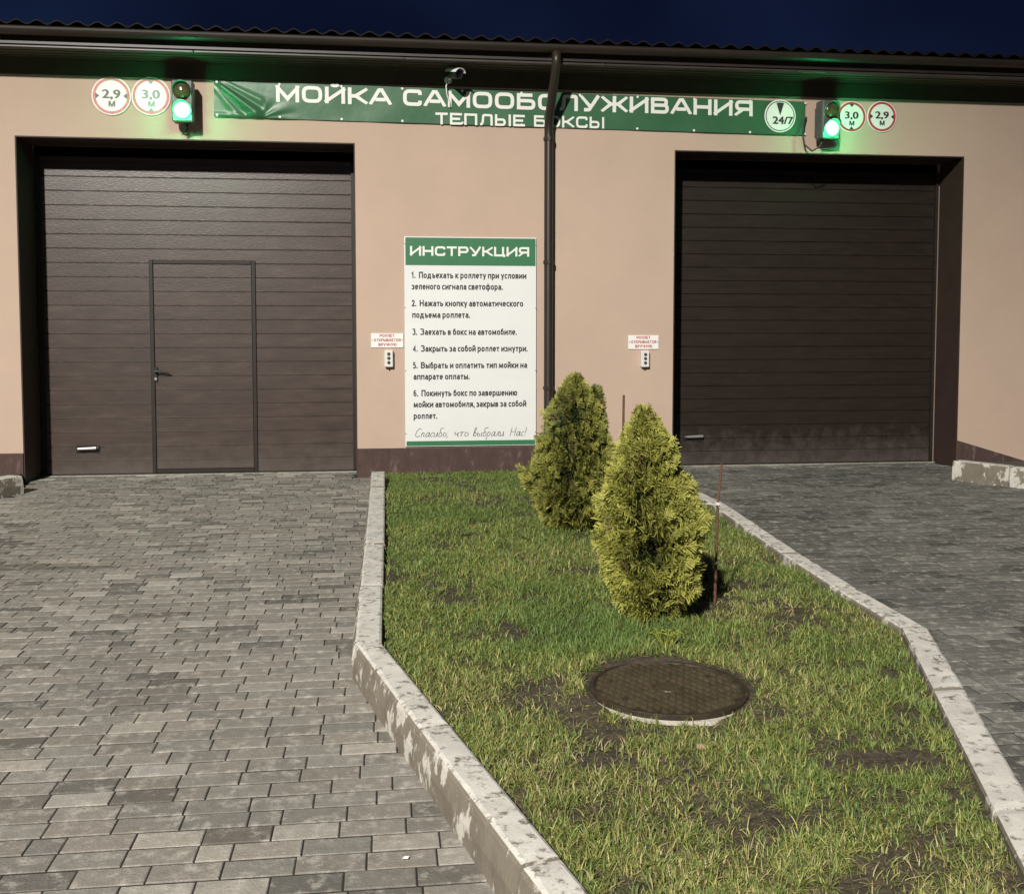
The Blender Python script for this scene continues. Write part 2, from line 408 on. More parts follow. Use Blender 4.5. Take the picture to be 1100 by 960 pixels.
GL['З'] = (1.08, [([(0, 1), (.94, 1), (.94, .54), (.4, .54)], .22, 0), ([(.4, .54), (1, .54), (1, 0), (0, 0)], .22, 0)])
GL['Ч'] = (1.06, [([(0, 1), (0, .42), (1, .42)], .2, 0), ([(1, 1), (1, 0)], 0, 0)])
GL['Ю'] = (1.5, [([(0, 0), (0, 1)], 0, 0), ([(0, .5), (.36, .5)], 0, 0), ([(.36, 0), (1, 0), (1, 1), (.36, 1)], .28, 1)])
LOW = {  # lower case and figures: heights in units of the x-height (figures: cap height)
 'о': (.60, [([(0, 0), (1, 0), (1, 1), (0, 1)], .2, 1)]),
 'а': (.56, [([(.04, 1), (1, 1), (1, 0)], .18, 0), ([(1, .56), (0, .56), (0, 0), (1, 0)], .16, 0)]),
 'е': (.57, [([(0, .5), (1, .5), (1, 1), (0, 1), (0, 0), (.96, 0)], .18, 0, (1,))]),
 'с': (.50, [([(1, 1), (0, 1), (0, 0), (1, 0)], .2, 0)]),
 'и': (.62, [([(0, 1), (0, 0)], 0, 0), ([(.02, .1), (.98, .9)], 0, 0), ([(1, 1), (1, 0)], 0, 0)]),
 'й': (.62, [([(0, 1), (0, 0)], 0, 0), ([(.02, .1), (.98, .9)], 0, 0), ([(1, 1), (1, 0)], 0, 0), ([(.2, 1.52), (.32, 1.36), (.68, 1.36), (.8, 1.52)], .05, 0)]),
 'н': (.61, [([(0, 0), (0, 1)], 0, 0), ([(1, 0), (1, 1)], 0, 0), ([(0, .52), (1, .52)], 0, 0)]),
 'к': (.56, [([(0, 0), (0, 1)], 0, 0), ([(0, .5), (.3, .5), (1, 1)], 0, 0), ([(.3, .5), (1, 0)], 0, 0)]),
 'л': (.62, [([(-.08, 0), (.1, 0), (.22, 1), (1, 1), (1, 0)], 0, 0)]),
 'м': (.80, [([(0, 0), (.1, 1)], 0, 0), ([(.1, 1), (.5, .12), (.9, 1)], 0, 0), ([(.9, 1), (1, 0)], 0, 0)]),
 'п': (.61, [([(0, 0), (0, 1), (1, 1), (1, 0)], 0, 0)]),
 'т': (.52, [([(0, 1), (1, 1)], 0, 0), ([(.5, 1), (.5, 0)], 0, 0)]),
 'р': (.60, [([(0, -.5), (0, 1)], 0, 0), ([(0, 1), (1, 1), (1, 0), (0, 0)], .2, 0)]),
 'у': (.56, [([(0, 1), (.52, .02)], 0, 0), ([(1, 1), (.4, -.46), (.05, -.46)], .08, 0)]),
 'х': (.56, [([(0, 1), (1, 0)], 0, 0), ([(1, 1), (0, 0)], 0, 0)]),
 'в': (.57, [([(0, .53), (0, 1), (.92, 1), (.92, .53)], .12, 1, (0, 1)), ([(0, 0), (0, .53), (1, .53), (1, 0)], .12, 1, (0, 1))]),
 'з': (.50, [([(0, 1), (.92, 1), (.92, .54), (.35, .54)], .12, 0), ([(.35, .54), (1, .54), (1, 0), (0, 0)], .12, 0)]),
 'г': (.46, [([(0, 0), (0, 1), (1, 1)], 0, 0)]),
 'ь': (.56, [([(0, 1), (0, 0), (1, 0), (1, .58), (0, .58)], .14, 0, (1,))]),
 'ъ': (.66, [([(-.05, 1), (.3, 1), (.3, 0), (1, 0), (1, .58), (.3, .58)], .14, 0, (1, 2))]),
 'ы': (.76, [([(0, 1), (0, 0), (.62, 0), (.62, .58), (0, .58)], .14, 0, (1,)), ([(1, 1), (1, 0)], 0, 0)]),
 'я': (.56, [([(1, 0), (1, 1), (0, 1), (0, .44), (1, .44)], .14, 0, (1,)), ([(.5, .44), (0, 0)], 0, 0)]),
 'д': (.66, [([(-.05, -.3), (-.05, 0), (1.05, 0), (1.05, -.3)], 0, 0), ([(.14, 0), (.27, 1), (.88, 1), (.88, 0)], 0, 0)]),
 'ф': (.84, [([(0, 0), (1, 0), (1, 1), (0, 1)], .2, 1), ([(.5, -.5), (.5, 1.5)], 0, 0)]),
 'ж': (.84, [([(.5, 0), (.5, 1)], 0, 0), ([(0, 1), (.32, .5), (0, 0)], 0, 0), ([(1, 1), (.68, .5), (1, 0)], 0, 0), ([(.32, .5), (.68, .5)], 0, 0)]),
 'ч': (.56, [([(0, 1), (0, .44), (1, .44)], .14, 0), ([(1, 1), (1, 0)], 0, 0)]),
 'ш': (.84, [([(0, 1), (0, 0), (1, 0), (1, 1)], 0, 0), ([(.5, 0), (.5, 1)], 0, 0)]),
 'ю': (.84, [([(0, 0), (0, 1)], 0, 0), ([(0, .5), (.36, .5)], 0, 0), ([(.36, 0), (1, 0), (1, 1), (.36, 1)], .18, 1)]),
 'б': (.59, [([(.9, 1.55), (.12, 1.42), (0, .8), (0, 0), (1, 0), (1, 1), (.05, .98)], .2, 0)]),
 '1': (.40, [([(0, .8), (.62, 1), (.62, 0)], 0, 0)]), '2': (.52, [([(0, .82), (.06, 1), (.96, 1), (.96, .56), (0, 0), (1, 0)], .16, 0, (4,))]),
 '3': (.52, [([(0, 1), (.92, 1), (.92, .54), (.35, .54)], .14, 0), ([(.35, .54), (1, .54), (1, 0), (0, 0)], .14, 0)]),
 '4': (.56, [([(.78, 0), (.78, 1), (0, .28), (1.08, .28)], 0, 0)]), '5': (.52, [([(.95, 1), (.08, 1), (.05, .58), (1, .58), (1, 0), (0, 0)], .14, 0, (1, 2))]),
 '6': (.54, [([(.9, 1), (0, .9), (0, 0), (1, 0), (1, .56), (0, .56)], .18, 0)]),
 '.': (.16, [([(.5, 0), (.5, .01)], 0, 0)]), ',': (.16, [([(.7, .0), (.1, -.3)], 0, 0)]),
}
def rules_text(mb, body, x0, x1, zb, cap, y, t=.195, capw=.66, mi=0):
    x = 0; it = []; xh = .72
    for ch in body:
        if ch == ' ': x += .27; continue
        if ch in LOW: wd, st = LOW[ch]; hh = 1.0 if ch.isdigit() else xh
        else: wd, st = GL[ch]; wd *= capw; hh = 1.0
        it.append((x, wd, st, hh)); x += wd + .105
    sx = (x1 - x0) / (x - .105); n_ = 0
    for gx, wd, st, hh in it:
        for (pts, r, cl, *shp) in st:
            n_ += 1
            P = [Vector((gx + t / 2 + p[0] * (wd - t), t / 2 + p[1] * (hh - t))) for p in pts]
            if not cl:
                for e, q in ((0, 1), (-1, -2)):
                    d = (P[e] - P[q])
                    if abs(d.y) > abs(d.x): P[e] = P[e] + d / max(abs(d.y), 1e-6) * t / 2
                    elif pts[e][0] in (0, 1) and len(pts) > 2: P[e] = P[e] + d / max(abs(d.x), 1e-6) * t / 2
                    elif len(pts) == 2 and abs(d.x) > abs(d.y) and d.y == 0 and wd < .55: P[e] = P[e] + d / max(abs(d.x), 1e-6) * t / 2
            Q = arc_path(P, r, bool(cl), shp[0] if shp else ()) if r else P
            vs, fs = stroke(Q, t, bool(cl)); m_ = len(vs) // 2
            mb.add([(x0 + v.x * sx, y - .001 - (n_ % 4) * .0003 - .0002 * (k % m_) / m_, zb + v.y * cap) for k, v in enumerate(vs)], fs, mi)

CUR = {
 'С': (.6, [[(.58, .82), (.4, 1), (.15, .7), (.04, .25), (.2, 0), (.5, .16)]]),
 'п': (.42, [[(.06, .5), (.0, .0)], [(.03, .3), (.18, .5), (.27, .42), (.24, .08), (.38, .05)]]),
 'а': (.46, [[(.36, .44), (.18, .5), (.02, .2), (.1, 0), (.28, .18), (.38, .5), (.34, .06), (.46, .06)]]),
 'с': (.36, [[(.33, .42), (.2, .5), (.03, .22), (.12, 0), (.33, .1)]]),
 'и': (.44, [[(.03, .5), (.0, .1), (.1, 0), (.26, .2), (.33, .5), (.3, .06), (.42, .06)]]),
 'б': (.42, [[(.26, .48), (.1, .45), (.0, .18), (.12, 0), (.3, .14), (.28, .42), (.12, .6), (.14, .9), (.3, 1.0), (.46, .98)]]),
 'о': (.36, [[(.18, .5), (.03, .3), (.06, .03), (.22, .04), (.32, .3), (.18, .5)]]),
 ',': (.2, [[(.06, .06), (.07, -.03), (.0, -.15)]]),
 'ч': (.42, [[(.0, .46), (.08, .48), (.05, .28), (.15, .22), (.3, .36), (.33, .5)], [(.33, .5), (.3, .06), (.4, .05)]]),
 'т': (.42, [[(.2, .5), (.14, .0)], [(.0, .46), (.2, .53), (.42, .5)]]),
 'в': (.4, [[(.0, .06), (.14, .5), (.26, .98), (.14, .95), (.04, .3), (.1, 0), (.27, .12), (.25, .42), (.1, .42)]]),
 'ы': (.55, [[(.03, .5), (.0, .1), (.1, 0), (.24, .1), (.2, .27), (.03, .24)], [(.44, .5), (.4, .06), (.52, .05)]]),
 'р': (.38, [[(.06, .5), (-.06, -.42)], [(.03, .34), (.16, .5), (.28, .38), (.22, .06), (.06, .05)]]),
 'л': (.42, [[(.0, .02), (.1, .1), (.24, .5), (.32, .5), (.29, .06), (.4, .05)]]),
 'Н': (.62, [[(.1, .98), (.0, 0)], [(.55, 1.0), (.46, 0)], [(.04, .48), (.5, .52)]]),
 '!': (.2, [[(.16, 1.0), (.08, .32)], [(.05, .07), (.04, .0)]]),
}
def catmull(P, n=5):
    if len(P) < 3: return [Vector(p) for p in P]
    P = [Vector(p) for p in P]; out = []
    for i in range(len(P) - 1):
        p0, p1, p2, p3 = P[max(i - 1, 0)], P[i], P[i + 1], P[min(i + 2, len(P) - 1)]
        for k in range(n):
            t = k / n
            out.append(.5 * ((2 * p1) + (p2 - p0) * t + (2 * p0 - 5 * p1 + 4 * p2 - p3) * t * t + (3 * p1 - p0 - 3 * p2 + p3) * t ** 3))
    out.append(P[-1]); return out
def cursive(mb, s, x0, x1, zb, cap, y, mi=0):
    x = 0; it = []
    for ch in s:
        if ch == ' ': x += .42; continue
        wd, st = CUR[ch]; it.append((x, st)); x += wd + .02
    sx = (x1 - x0) / x; k = 0
    for gx, st in it:
        for pts in st:
            k += 1
            P = [Vector((gx + q[0] + .12 * q[1], q[1])) for q in catmull(pts)]
            vs, fs = stroke(P, .062)
            mb.add([(x0 + v.x * sx, y - .001 - (k % 5) * .0003, zb + v.y * cap) for v in vs], fs, mi)

# ------------------------------------------------------------------ ground sheet
WY = 10.62           # front wall plane
DY = 11.12           # door plane
mb = MB(); mb.add([(-150, -150, -.06), (150, -150, -.06), (150, 150, -.06), (-150, 150, -.06)], [(0, 1, 2, 3)])
tag(mb.build('ground', M['ground']), kind='structure')

# kerb lines (outer face towards the paving, seen from above)
LK = [(-.155, 9.96), (-.15, 4.44), (.62, 1.30), (.80, .55)]                 # outer edge of the left run
LKi = [(-.02, 9.96), (-.02, 4.40), (.752, 1.30), (.93, .55)]
RK = [(2.66, 9.96), (2.655, 7.9), (2.48, 5.5), (2.465, 4.36), (1.06, .55)]
RKi = [(2.535, 9.96), (2.53, 7.9), (2.355, 5.5), (2.343, 4.40), (.935, .55)]
def xl(poly, y):
    p = sorted([(b, a) for a, b in poly]); return np.interp(y, [q[0] for q in p], [q[1] for q in p])

# ------------------------------------------------------------------ paved driveways: every brick modelled
RKX = [(5.70, 9.72), (5.82, 9.45), (6.08, 9.03), (6.6, 8.3), (7.4, 7.4), (8.6, 6.3)]      # right flared kerb, face to paving
def driveway(name, xa, xb, keep, dimmed):
    mb = MB(); g = .0028; b = .0028; rows = int((11.11 + 1.0) / .1)
    off = 0
    for r in range(rows):
        y0 = 11.11 - (r + 1) * .1; off = ((r % 2) * .1 + .05 * math.sin(r * .37) + random.uniform(-.022, .022)) % .2
        n = int((xb - xa) / .2) + 2
        x = xa - .2 + off
        while x < xb:
            ln = .2
            if random.random() < .02: ln = .1
            x0, x1 = x + g, x + ln - g; x += ln
            cx, cy = (x0 + x1) / 2, y0 + .05
            if not keep(cx, cy): continue
            z = max(-.0012, random.gauss(0, .0007)); tx = random.gauss(0, .0035); ty = random.gauss(0, .006)
            t = random.random(); v = (.185 if dimmed else .215) + .055 * (random.random() - .5)
            patch = float(fbm(cx * .9, cy * .9, 5)); v *= .8 + .42 * patch
            if t < .13: v *= .62
            elif t > .86: v *= 1.38
            if cy > 10.75 and random.random() < .5: v *= 1.6
            warm = random.uniform(-.006, .012)
            if dimmed: v *= .52 + .36 * float(fbm(cx * .55 + 3, cy * 1.6, 12))  # weaker light on this side put into the brick colour, blotched as if wet
            col = (v + warm * (1 - .7 * dimmed), v * (.94 + .035 * dimmed) + warm * .3, v * (.825 + .055 * dimmed))
            def P(px, py, dz): return (px, py, z + dz + (px - cx) * tx + (py - cy) * ty)
            Y0, Y1 = y0 + .0042, y0 + .1 - .0042
            vs = [P(x0, Y0, -.0018), P(x1, Y0, -.0018), P(x1, Y1, -.0018), P(x0, Y1, -.0018),
                  P(x0 + b, Y0 + b, 0), P(x1 - b, Y0 + b, 0), P(x1 - b, Y1 - b, 0), P(x0 + b, Y1 - b, 0),
                  P(x0, Y0, -.04), P(x1, Y0, -.04), P(x1, Y1, -.04), P(x0, Y1, -.04)]
            mb.add(vs, [(4, 5, 6, 7), (0, 1, 5, 4), (1, 2, 6, 5), (2, 3, 7, 6), (3, 0, 4, 7), (8, 9, 1, 0), (9, 10, 2, 1), (10, 11, 3, 2), (11, 8, 0, 3)], 0, col)
    return mb.build(name, M['paver'], fix=False)
def keepL(x, y):
    if y > WY: return -3.57 < x < -.31
    if y > 10.0: return -3.5 < x < -.05
    return x < xl(LK, y) + .11 and x > (-3.42 if y > 9.7 else -3.95)
def keepR(x, y):
    if y > WY: return 3.04 < x < 6.27
    lim = np.interp(-y, [-q[1] for q in RKX], [q[0] for q in RKX]) if y < 9.72 else 6.4
    if y > 10.0: return 2.6 < x < 6.5
    return x > xl(RK, y) - .11 and x < lim + .1
tag(driveway('left_driveway', -4.0, .9, keepL, 0), kind='structure')
tag(driveway('right_driveway', .9, 8.2, keepR, 1), kind='structure')
mb = MB(); mb.add([(-4.0, -1.2, -.0034), (8.3, -1.2, -.0034), (8.3, 11.11, -.0034), (-4.0, 11.11, -.0034)], [(0, 1, 2, 3)])
tag(mb.build('paving_joints', M['sand']), kind='structure')

# ------------------------------------------------------------------ lawn
def lawn_z(x, y):
    base = np.interp(y, [0, 8.6, 9.8, 10.7], [.105, .105, .055, .03])
    rise = .02 * np.exp(-(((x - 1.065) / .5) ** 2 + ((y - 3.95) / .5) ** 2)) + .03 * np.clip((y - 3.40) / .3, .08, 1) * np.exp(-((np.hypot(x - 1.065, y - 3.752) - .36) / .1) ** 2)
    return base + rise + .035 * (fbm(x * 2.2, y * 2.2, 3) - .5) + .012 * (fbm(x * 9, y * 9, 8) - .5)
ny, nx = 260, 84
ys = np.linspace(.62, WY - .002, ny); V = []
for y in ys:
    a = float(xl(LKi, min(y, 9.9))) - .03; b = float(xl(RKi, min(y, 9.9))) + .03
    if y > 9.98: a, b = -.10, 3.02
    xs = np.linspace(a, b, nx); V.append(np.stack([xs, np.full(nx, y), lawn_z(xs, np.full(nx, y))], 1))
V = np.concatenate(V); I = np.arange(ny * nx).reshape(ny, nx)
Q = np.stack([I[:-1, :-1], I[:-1, 1:], I[1:, 1:], I[1:, :-1]], -1).reshape(-1, 4)
tag(np_mesh('lawn', V, Q, np.zeros((0, 3), int), (.1, .1, .1), M['soil']), kind='structure')

BARE = [(.66, 3.75, .20, .26, .9), (1.58, 3.75, .24, .24, .7), (1.1, 4.15, .4, .12, .5), (1.3, 3.05, .45, .10, .6), (1.45, 2.75, .36, .10, .65),
        (1.0, 2.45, .3, .08, .6), (1.7, 3.15, .2, .14, .6), (.8, 3.35, .2, .08, .5), (1.35, 4.75, .28, .18, .5), (.95, 2.8, .25, .1, .6),
        (1.25, 7.0, .36, .3, .6), (1.9, 3.5, .2, .1, .6)]
def density(x, y):
    d = np.clip((fbm(x * 2.6, y * 2.6, 21) - .28) * 3.6, .10, 1)
    d = d * np.clip((fbm(x * 6.5, y * 6.5, 44) - .22) * 3.0, .2, 1)
    near = np.clip((3.9 - y) / 1.0, 0, 1)
    d = d * (1 - near * .6 * np.clip((fbm(x * 4, y * 4, 31) - .38) * 5, 0, 1))
    for (bx, by, rx, ry, s) in BARE:
        d = d * (1 - s * np.exp(-(((x - bx) / rx) ** 2 + ((y - by) / ry) ** 2) ** 2))
    d = np.maximum(d, .75 * np.clip((fbm(x * 8.5, y * 8.5, 77) - .52) * 9, 0, 1))
    rr = np.hypot(x - 1.065, y - 3.752); d = np.where(rr < .325, 0, d)
    return d
def grass():
    n0 = 950000
    u = rng.random(n0); y = .7 + (WY - .03 - .7) * u ** 1.35
    def lim(y):
        a = xl(LKi, np.minimum(y, 9.9)) + .004; b = xl(RKi, np.minimum(y, 9.9)) - .004
        return np.where(y > 9.98, -.05, a), np.where(y > 9.98, 2.98, b)
    a, b = lim(y); x = a + (b - a) * rng.random(n0)
    # gather part of the blades into tufts that fan out from a common root
    cx = np.round(x / .05) * .05; cy = np.round(y / .06) * .06
    tx = cx + .04 * (vnoise(cx * 37.7, cy * 41.3, 3) - .5); ty = cy + .05 * (vnoise(cx * 33.1, cy * 29.9, 13) - .5)
    k = rng.random(n0) < .55
    ox, oy = rng.normal(0, .010, n0), rng.normal(0, .010, n0)
    x = np.where(k, tx + ox, x); y = np.minimum(np.where(k, ty + oy, y), WY - .02)
    a, b = lim(y); x = np.clip(x, a, b)
    den = density(x, y)
    flat = rng.random(n0) < .2                       # dead blades lying on the soil
    ok = rng.random(n0) < np.where(flat, .10 + .6 * den, den)
    ok &= np.hypot(x - 1.065, y - 3.752) > .322
    x, y, k, ox, oy, flat = x[ok], y[ok], k[ok], ox[ok], oy[ok], flat[ok]; n = len(x)
    z = lawn_z(x, y) - .004
    lush = np.exp(-(((x - 1.2) / .45) ** 2 + ((y - 4.45) / .3) ** 2)) + .9 * np.exp(-(((x - .85) / .25) ** 2 + ((y - 4.7) / .5) ** 2)) \
        + .5 * np.exp(-(((x - 2.0) / .3) ** 2 + ((y - 4.0) / .5) ** 2))
    lush = np.clip(lush, 0, 1)
    tall = fbm(x * 1.7, y * 1.7, 60)
    h = (.019 + .040 * rng.random(n) ** 1.9 + .030 * np.clip(tall - .42, 0, 1)) * (1 + .8 * lush * rng.random(n))
    h *= np.interp(y, [8.6, 10.2], [1, .75])
    an = np.where(k, np.arctan2(oy, ox) + rng.normal(0, .5, n), rng.random(n) * 2 * np.pi)
    th0 = np.abs(rng.normal(.55, .42, n)); th0 = np.where(flat, rng.uniform(1.35, 1.5, n), th0)      # tilt from vertical at the root
    bend = np.where(flat, rng.normal(0.05, .08, n), rng.uniform(.3, 1.35, n))                          # extra bend towards the tip
    an2 = an + rng.normal(0, .25, n)
    wd = (.0008 + .0010 * rng.random(n)) * np.interp(y, [3, 8], [1, 1.7]); wd = np.where(flat, wd * .8, wd)
    P = [np.stack([x, y, z + np.where(flat, .004, 0)], 1)]
    seg = h / 3
    for i in range(3):
        th = np.minimum(th0 + bend * (i / 2), 1.85); aa = an if i < 2 else an2
        P.append(P[-1] + seg[:, None] * np.stack([np.sin(th) * np.cos(aa), np.sin(th) * np.sin(aa), np.cos(th)], 1))
    tw = an + np.pi / 2 + rng.normal(0, .5, n); side = np.stack([np.cos(tw), np.sin(tw), rng.normal(0, .15, n)], 1) * wd[:, None]
    V = np.stack([P[0] - side, P[0] + side, P[1] - side, P[1] + side, P[2] - side * .7, P[2] + side * .7, P[3]], 1)
    V[..., 2] = np.maximum(V[..., 2], (lawn_z(V[..., 0], V[..., 1]) + .001) * (np.arange(7) > 1) + (np.arange(7) <= 1) * V[..., 2])
    V = V.reshape(-1, 3); V[:, 1] = np.minimum(V[:, 1], WY - .02)
    i = np.arange(n) * 7
    Q = np.concatenate([np.stack([i, i + 1, i + 3, i + 2], 1), np.stack([i + 2, i + 3, i + 5, i + 4], 1)]); T = np.stack([i + 4, i + 5, i + 6], 1)
    # blade colours: mid green, lush green, yellow-green, straw
    mix = fbm(x * 1.3, y * 1.3, 90); q = rng.random(n)
    g1 = np.array([.135, .172, .042]); g2 = np.array([.092, .150, .036]); g3 = np.array([.25, .245, .07]); st = np.array([.33, .27, .14])
    col = np.empty((n, 3)); sel = q + .6 * (mix - .5) - .4 * lush - .16 * np.clip((y - 5) / 3, 0, 1)
    col[:] = g1; col[sel < .24] = g2; col[sel > .68] = g3; col[sel > .955] = st
    col[flat] = np.where((rng.random(flat.sum()) < .5)[:, None], np.array([.17, .14, .075]), np.array([.11, .115, .045]))
    col *= (.8 + .7 * rng.random(n))[:, None]
    cv = np.repeat(col, 7, 0).reshape(n, 7, 3); cv[:, 6] *= 1.15
    return np_mesh('grass', V, Q, T, cv.reshape(-1, 3), M['grass'])
g = grass(); tag(g, 'short patchy green and yellowish grass on the lawn between the kerbs', 'grass', kind='stuff')

# ------------------------------------------------------------------ kerb stones
def kerb_stone(p0, p1, q0, q1, ztop, label, group, seed, zb=-.05):
    """p: edge towards the paving, q: edge towards the lawn; from end 0 to end 1"""
    P0, P1, Q0, Q1 = [Vector((*p, 0)) for p in (p0, p1, q0, q1)]
    kr = random.Random(seed); ztop += kr.uniform(-.006, .006); sh = (Q0 - P0).normalized() * kr.uniform(-.005, .005); P0, P1, Q0, Q1 = P0 + sh, P1 + sh, Q0 + sh, Q1 + sh
    ln = (P1 - P0).length; n = max(4, int(ln / .035)); sec = []
    r = .016
    mbk = MB(); vs = []; rows = []
    for k in range(n + 1):
        t = k / n; t2 = t
        gapo = .007 / ln
        t2 = gapo + (1 - 2 * gapo) * t
        A = P0.lerp(P1, t2); B = Q0.lerp(Q1, t2); d = (B - A)
        wdt = d.length; d = d / wdt
        e = .012 if k in (0, n) else 0
        def J(s): return (float(vnoise(k * .9 + seed * 3.1, s * 1.7 + seed, 2)) - .5)
        chip = .02 * max(0, J(9) * 2 - .35) + .002
        prof = [(-.012, zb), (-.012 + .003 * J(1), ztop * .45), (.003 * J(2), ztop - r - chip), (r * .35 + chip * .4, ztop - r * .35 - chip * .5), (r + chip, ztop - e * .3),
                (wdt * .5, ztop + .002 * J(4) - e * .3), (wdt - r, ztop - e * .3), (wdt - r * .35, ztop - r * .35), (wdt, ztop - r + .003 * J(5)), (wdt + .004, zb)]
        rows.append([A + d * u + Vector((0, 0, z)) for u, z in prof])
    m = 10
    for rw in rows: vs += rw
    for k in range(n):
        for j in range(m - 1):
            mbk.add([vs[k * m + j], vs[k * m + j + 1], vs[(k + 1) * m + j + 1], vs[(k + 1) * m + j]], [(0, 1, 2, 3)], 0 if 3 <= j <= 6 else 1)
    mbk.add(rows[0], [tuple(range(m))], 1); mbk.add(rows[-1], [tuple(range(m))[::-1]], 1)
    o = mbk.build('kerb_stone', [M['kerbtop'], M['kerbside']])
    import bmesh
    b = bmesh.new(); b.from_mesh(o.data); bmesh.ops.remove_doubles(b, verts=b.verts, dist=1e-5); bmesh.ops.recalc_face_normals(b, faces=b.faces); b.to_mesh(o.data); b.free()
    return tag(o, label, 'kerb stone', group)
ORD = ['first', 'second', 'third', 'fourth', 'fifth', 'sixth', 'seventh', 'eighth', 'ninth', 'tenth']
cuts = [9.96, 9.0, 7.75, 6.55, 5.47, 4.42]
for i in range(5):
    a, b = cuts[i], cuts[i + 1]
    f = lambda poly, y: (float(xl(poly, y)), y)
    lab = ['pale kerb stone left of the lawn, closest to the wall below the white board', 'pale kerb stone left of the lawn, second counting from the wall',
           'pale kerb stone left of the lawn, third counting from the wall', 'pale kerb stone left of the lawn, fourth counting from the wall',
           'pale kerb stone left of the lawn, last straight one before the bend'][i]
    kerb_stone(f(LK, a), f(LK, b), f(LKi, a), f(LKi, b), .15, lab, 'kerb stones left of the lawn', i)
bc = [(4.42, 3.43, 'whitewashed kerb stone at the bend left of the lawn, flaking side face'),
      (3.43, 2.50, 'long muddy sided kerb stone on the left, second below the bend'),
      (2.50, 1.55, 'kerb stone at the lower edge of the photo, beside the nearest pavers'), (1.55, .6, None)]
LKb = lambda y: (-.15 + (4.44 - y) * .2452, y); LKbi = lambda y: (-.02 + (4.40 - y) * .2452 , y)
for i, (a, b, lab) in enumerate(bc):
    if lab is None: continue
    kerb_stone(LKb(a), LKb(b), LKbi(a + .03), LKbi(b + .03), .155, lab, 'kerb stones left of the lawn', 11 + i)
rc = [(9.96, 8.95, 'pale kerb stone right of the lawn, closest to the wall behind the rear thuja'),
      (8.95, 7.95, 'pale kerb stone right of the lawn hidden mostly behind the two thujas'),
      (7.95, 6.85, 'pale kerb stone right of the lawn, emerging beside the rusty stake'),
      (6.85, 5.95, 'second pale kerb stone in front of the rusty stake, right of the lawn'),
      (5.95, 5.15, 'pale kerb stone right of the lawn, two before its bend'),
      (5.15, 4.38, 'pale kerb stone right of the lawn, last one before its bend')]
for i, (a, b, lab) in enumerate(rc):
    f = lambda poly, y: (float(xl(poly, y)), y)
    kerb_stone(f(RK, a), f(RK, b), f(RKi, a), f(RKi, b), .15, lab, 'kerb stones right of the lawn', 20 + i)
RKb = lambda y: (float(np.interp(y, [.55, 4.36], [1.06, 2.465])), y); RKbi = lambda y: (float(np.interp(y, [.55, 4.40], [.935, 2.343])), y)
for i, (a, b, lab) in enumerate([(4.38, 3.60, 'pitted white kerb stone at the bend right of the manhole'),
                                 (3.60, 2.66, 'pitted white kerb stone cut by the right edge of the photo'),
                                 (2.66, 1.7, 'nearest kerb stone right of the lawn, mostly outside the photo corner')]):
    if lab is None: continue
    kerb_stone(RKb(a), RKb(b), RKbi(a), RKbi(b), .15, lab, 'kerb stones right of the lawn', 30 + i)
# flank of the far left and far right
kerb_stone((-3.36, 9.95), (-3.80, 9.1), (-3.50, 10.02), (-3.94, 9.17), .17, 'stubby kerb stone beside the left garage opening at the photo edge', 'outer kerb stones', 40)
for i in range(2):
    a, b = [((5.70, 9.72), (5.99, 9.2)), ((5.99, 9.2), (6.5, 8.42))][i]
    nn = Vector((b[1] - a[1], -(b[0] - a[0]))).normalized() * -.13
    kerb_stone(a, b, (a[0] + nn.x, a[1] + nn.y), (b[0] + nn.x, b[1] + nn.y), .2,
               ['dirty whitewashed kerb stone right of the right garage opening', 'outer kerb stone cut off by the right photo edge'][i], 'outer kerb stones', 50 + i)
# earth banks behind the outer kerbs
for (pts, z) in (([(-3.90, 9.1), (-3.48, 10.0), (-3.6, 10.6), (-8, 10.6), (-8, -1), (-3.9, -1)], .1), ([(5.85, 9.74), (6.3, 10.0), (6.3, 10.6), (12, 10.6), (12, 5.5), (9.0, 6.0), (7.4, 7.55), (6.6, 8.5)], .06)):
    n = len(pts); mbb = MB(); mbb.add([(p[0], p[1], z) for p in pts] + [(p[0], p[1], -.06) for p in pts],
        [tuple(range(n))] + [(i, (i + 1) % n, n + (i + 1) % n, n + i) for i in range(n)])
    tag(mbb.build('earth_verge', M['ground']), kind='structure')

# ------------------------------------------------------------------ building
BL = thing('car_wash_building', (1.4, WY, 0), 'beige plastered self service car wash with brown trim and two dark garage doors', 'building')
O1 = (-3.58, -.30, 3.41); O2 = (3.03, 6.28, 3.41); XW0, XW1, ZT = -7.5, 10.5, 4.16
mb = MB(); WB = DY + .06
xs = [XW0, O1[0], O1[1], O2[0], O2[1], XW1]
for i in range(5):
    if i in (1, 3): mb.box(xs[i], xs[i + 1], WY, WB, 3.41, ZT)
    else:
        mb.box(xs[i], xs[i + 1], WY, WB, -.05, 3.41); mb.box(xs[i], xs[i + 1], WY, WB, 3.41, ZT)
mb.box(XW0, XW0 + .3, WB, 19, -.05, ZT); mb.box(XW1 - .3, XW1, WB, 19, -.05, ZT); mb.box(XW0 + .3, XW1 - .3, 18.7, 19, -.05, ZT)
mb.build('wall', M['plaster'], BL)
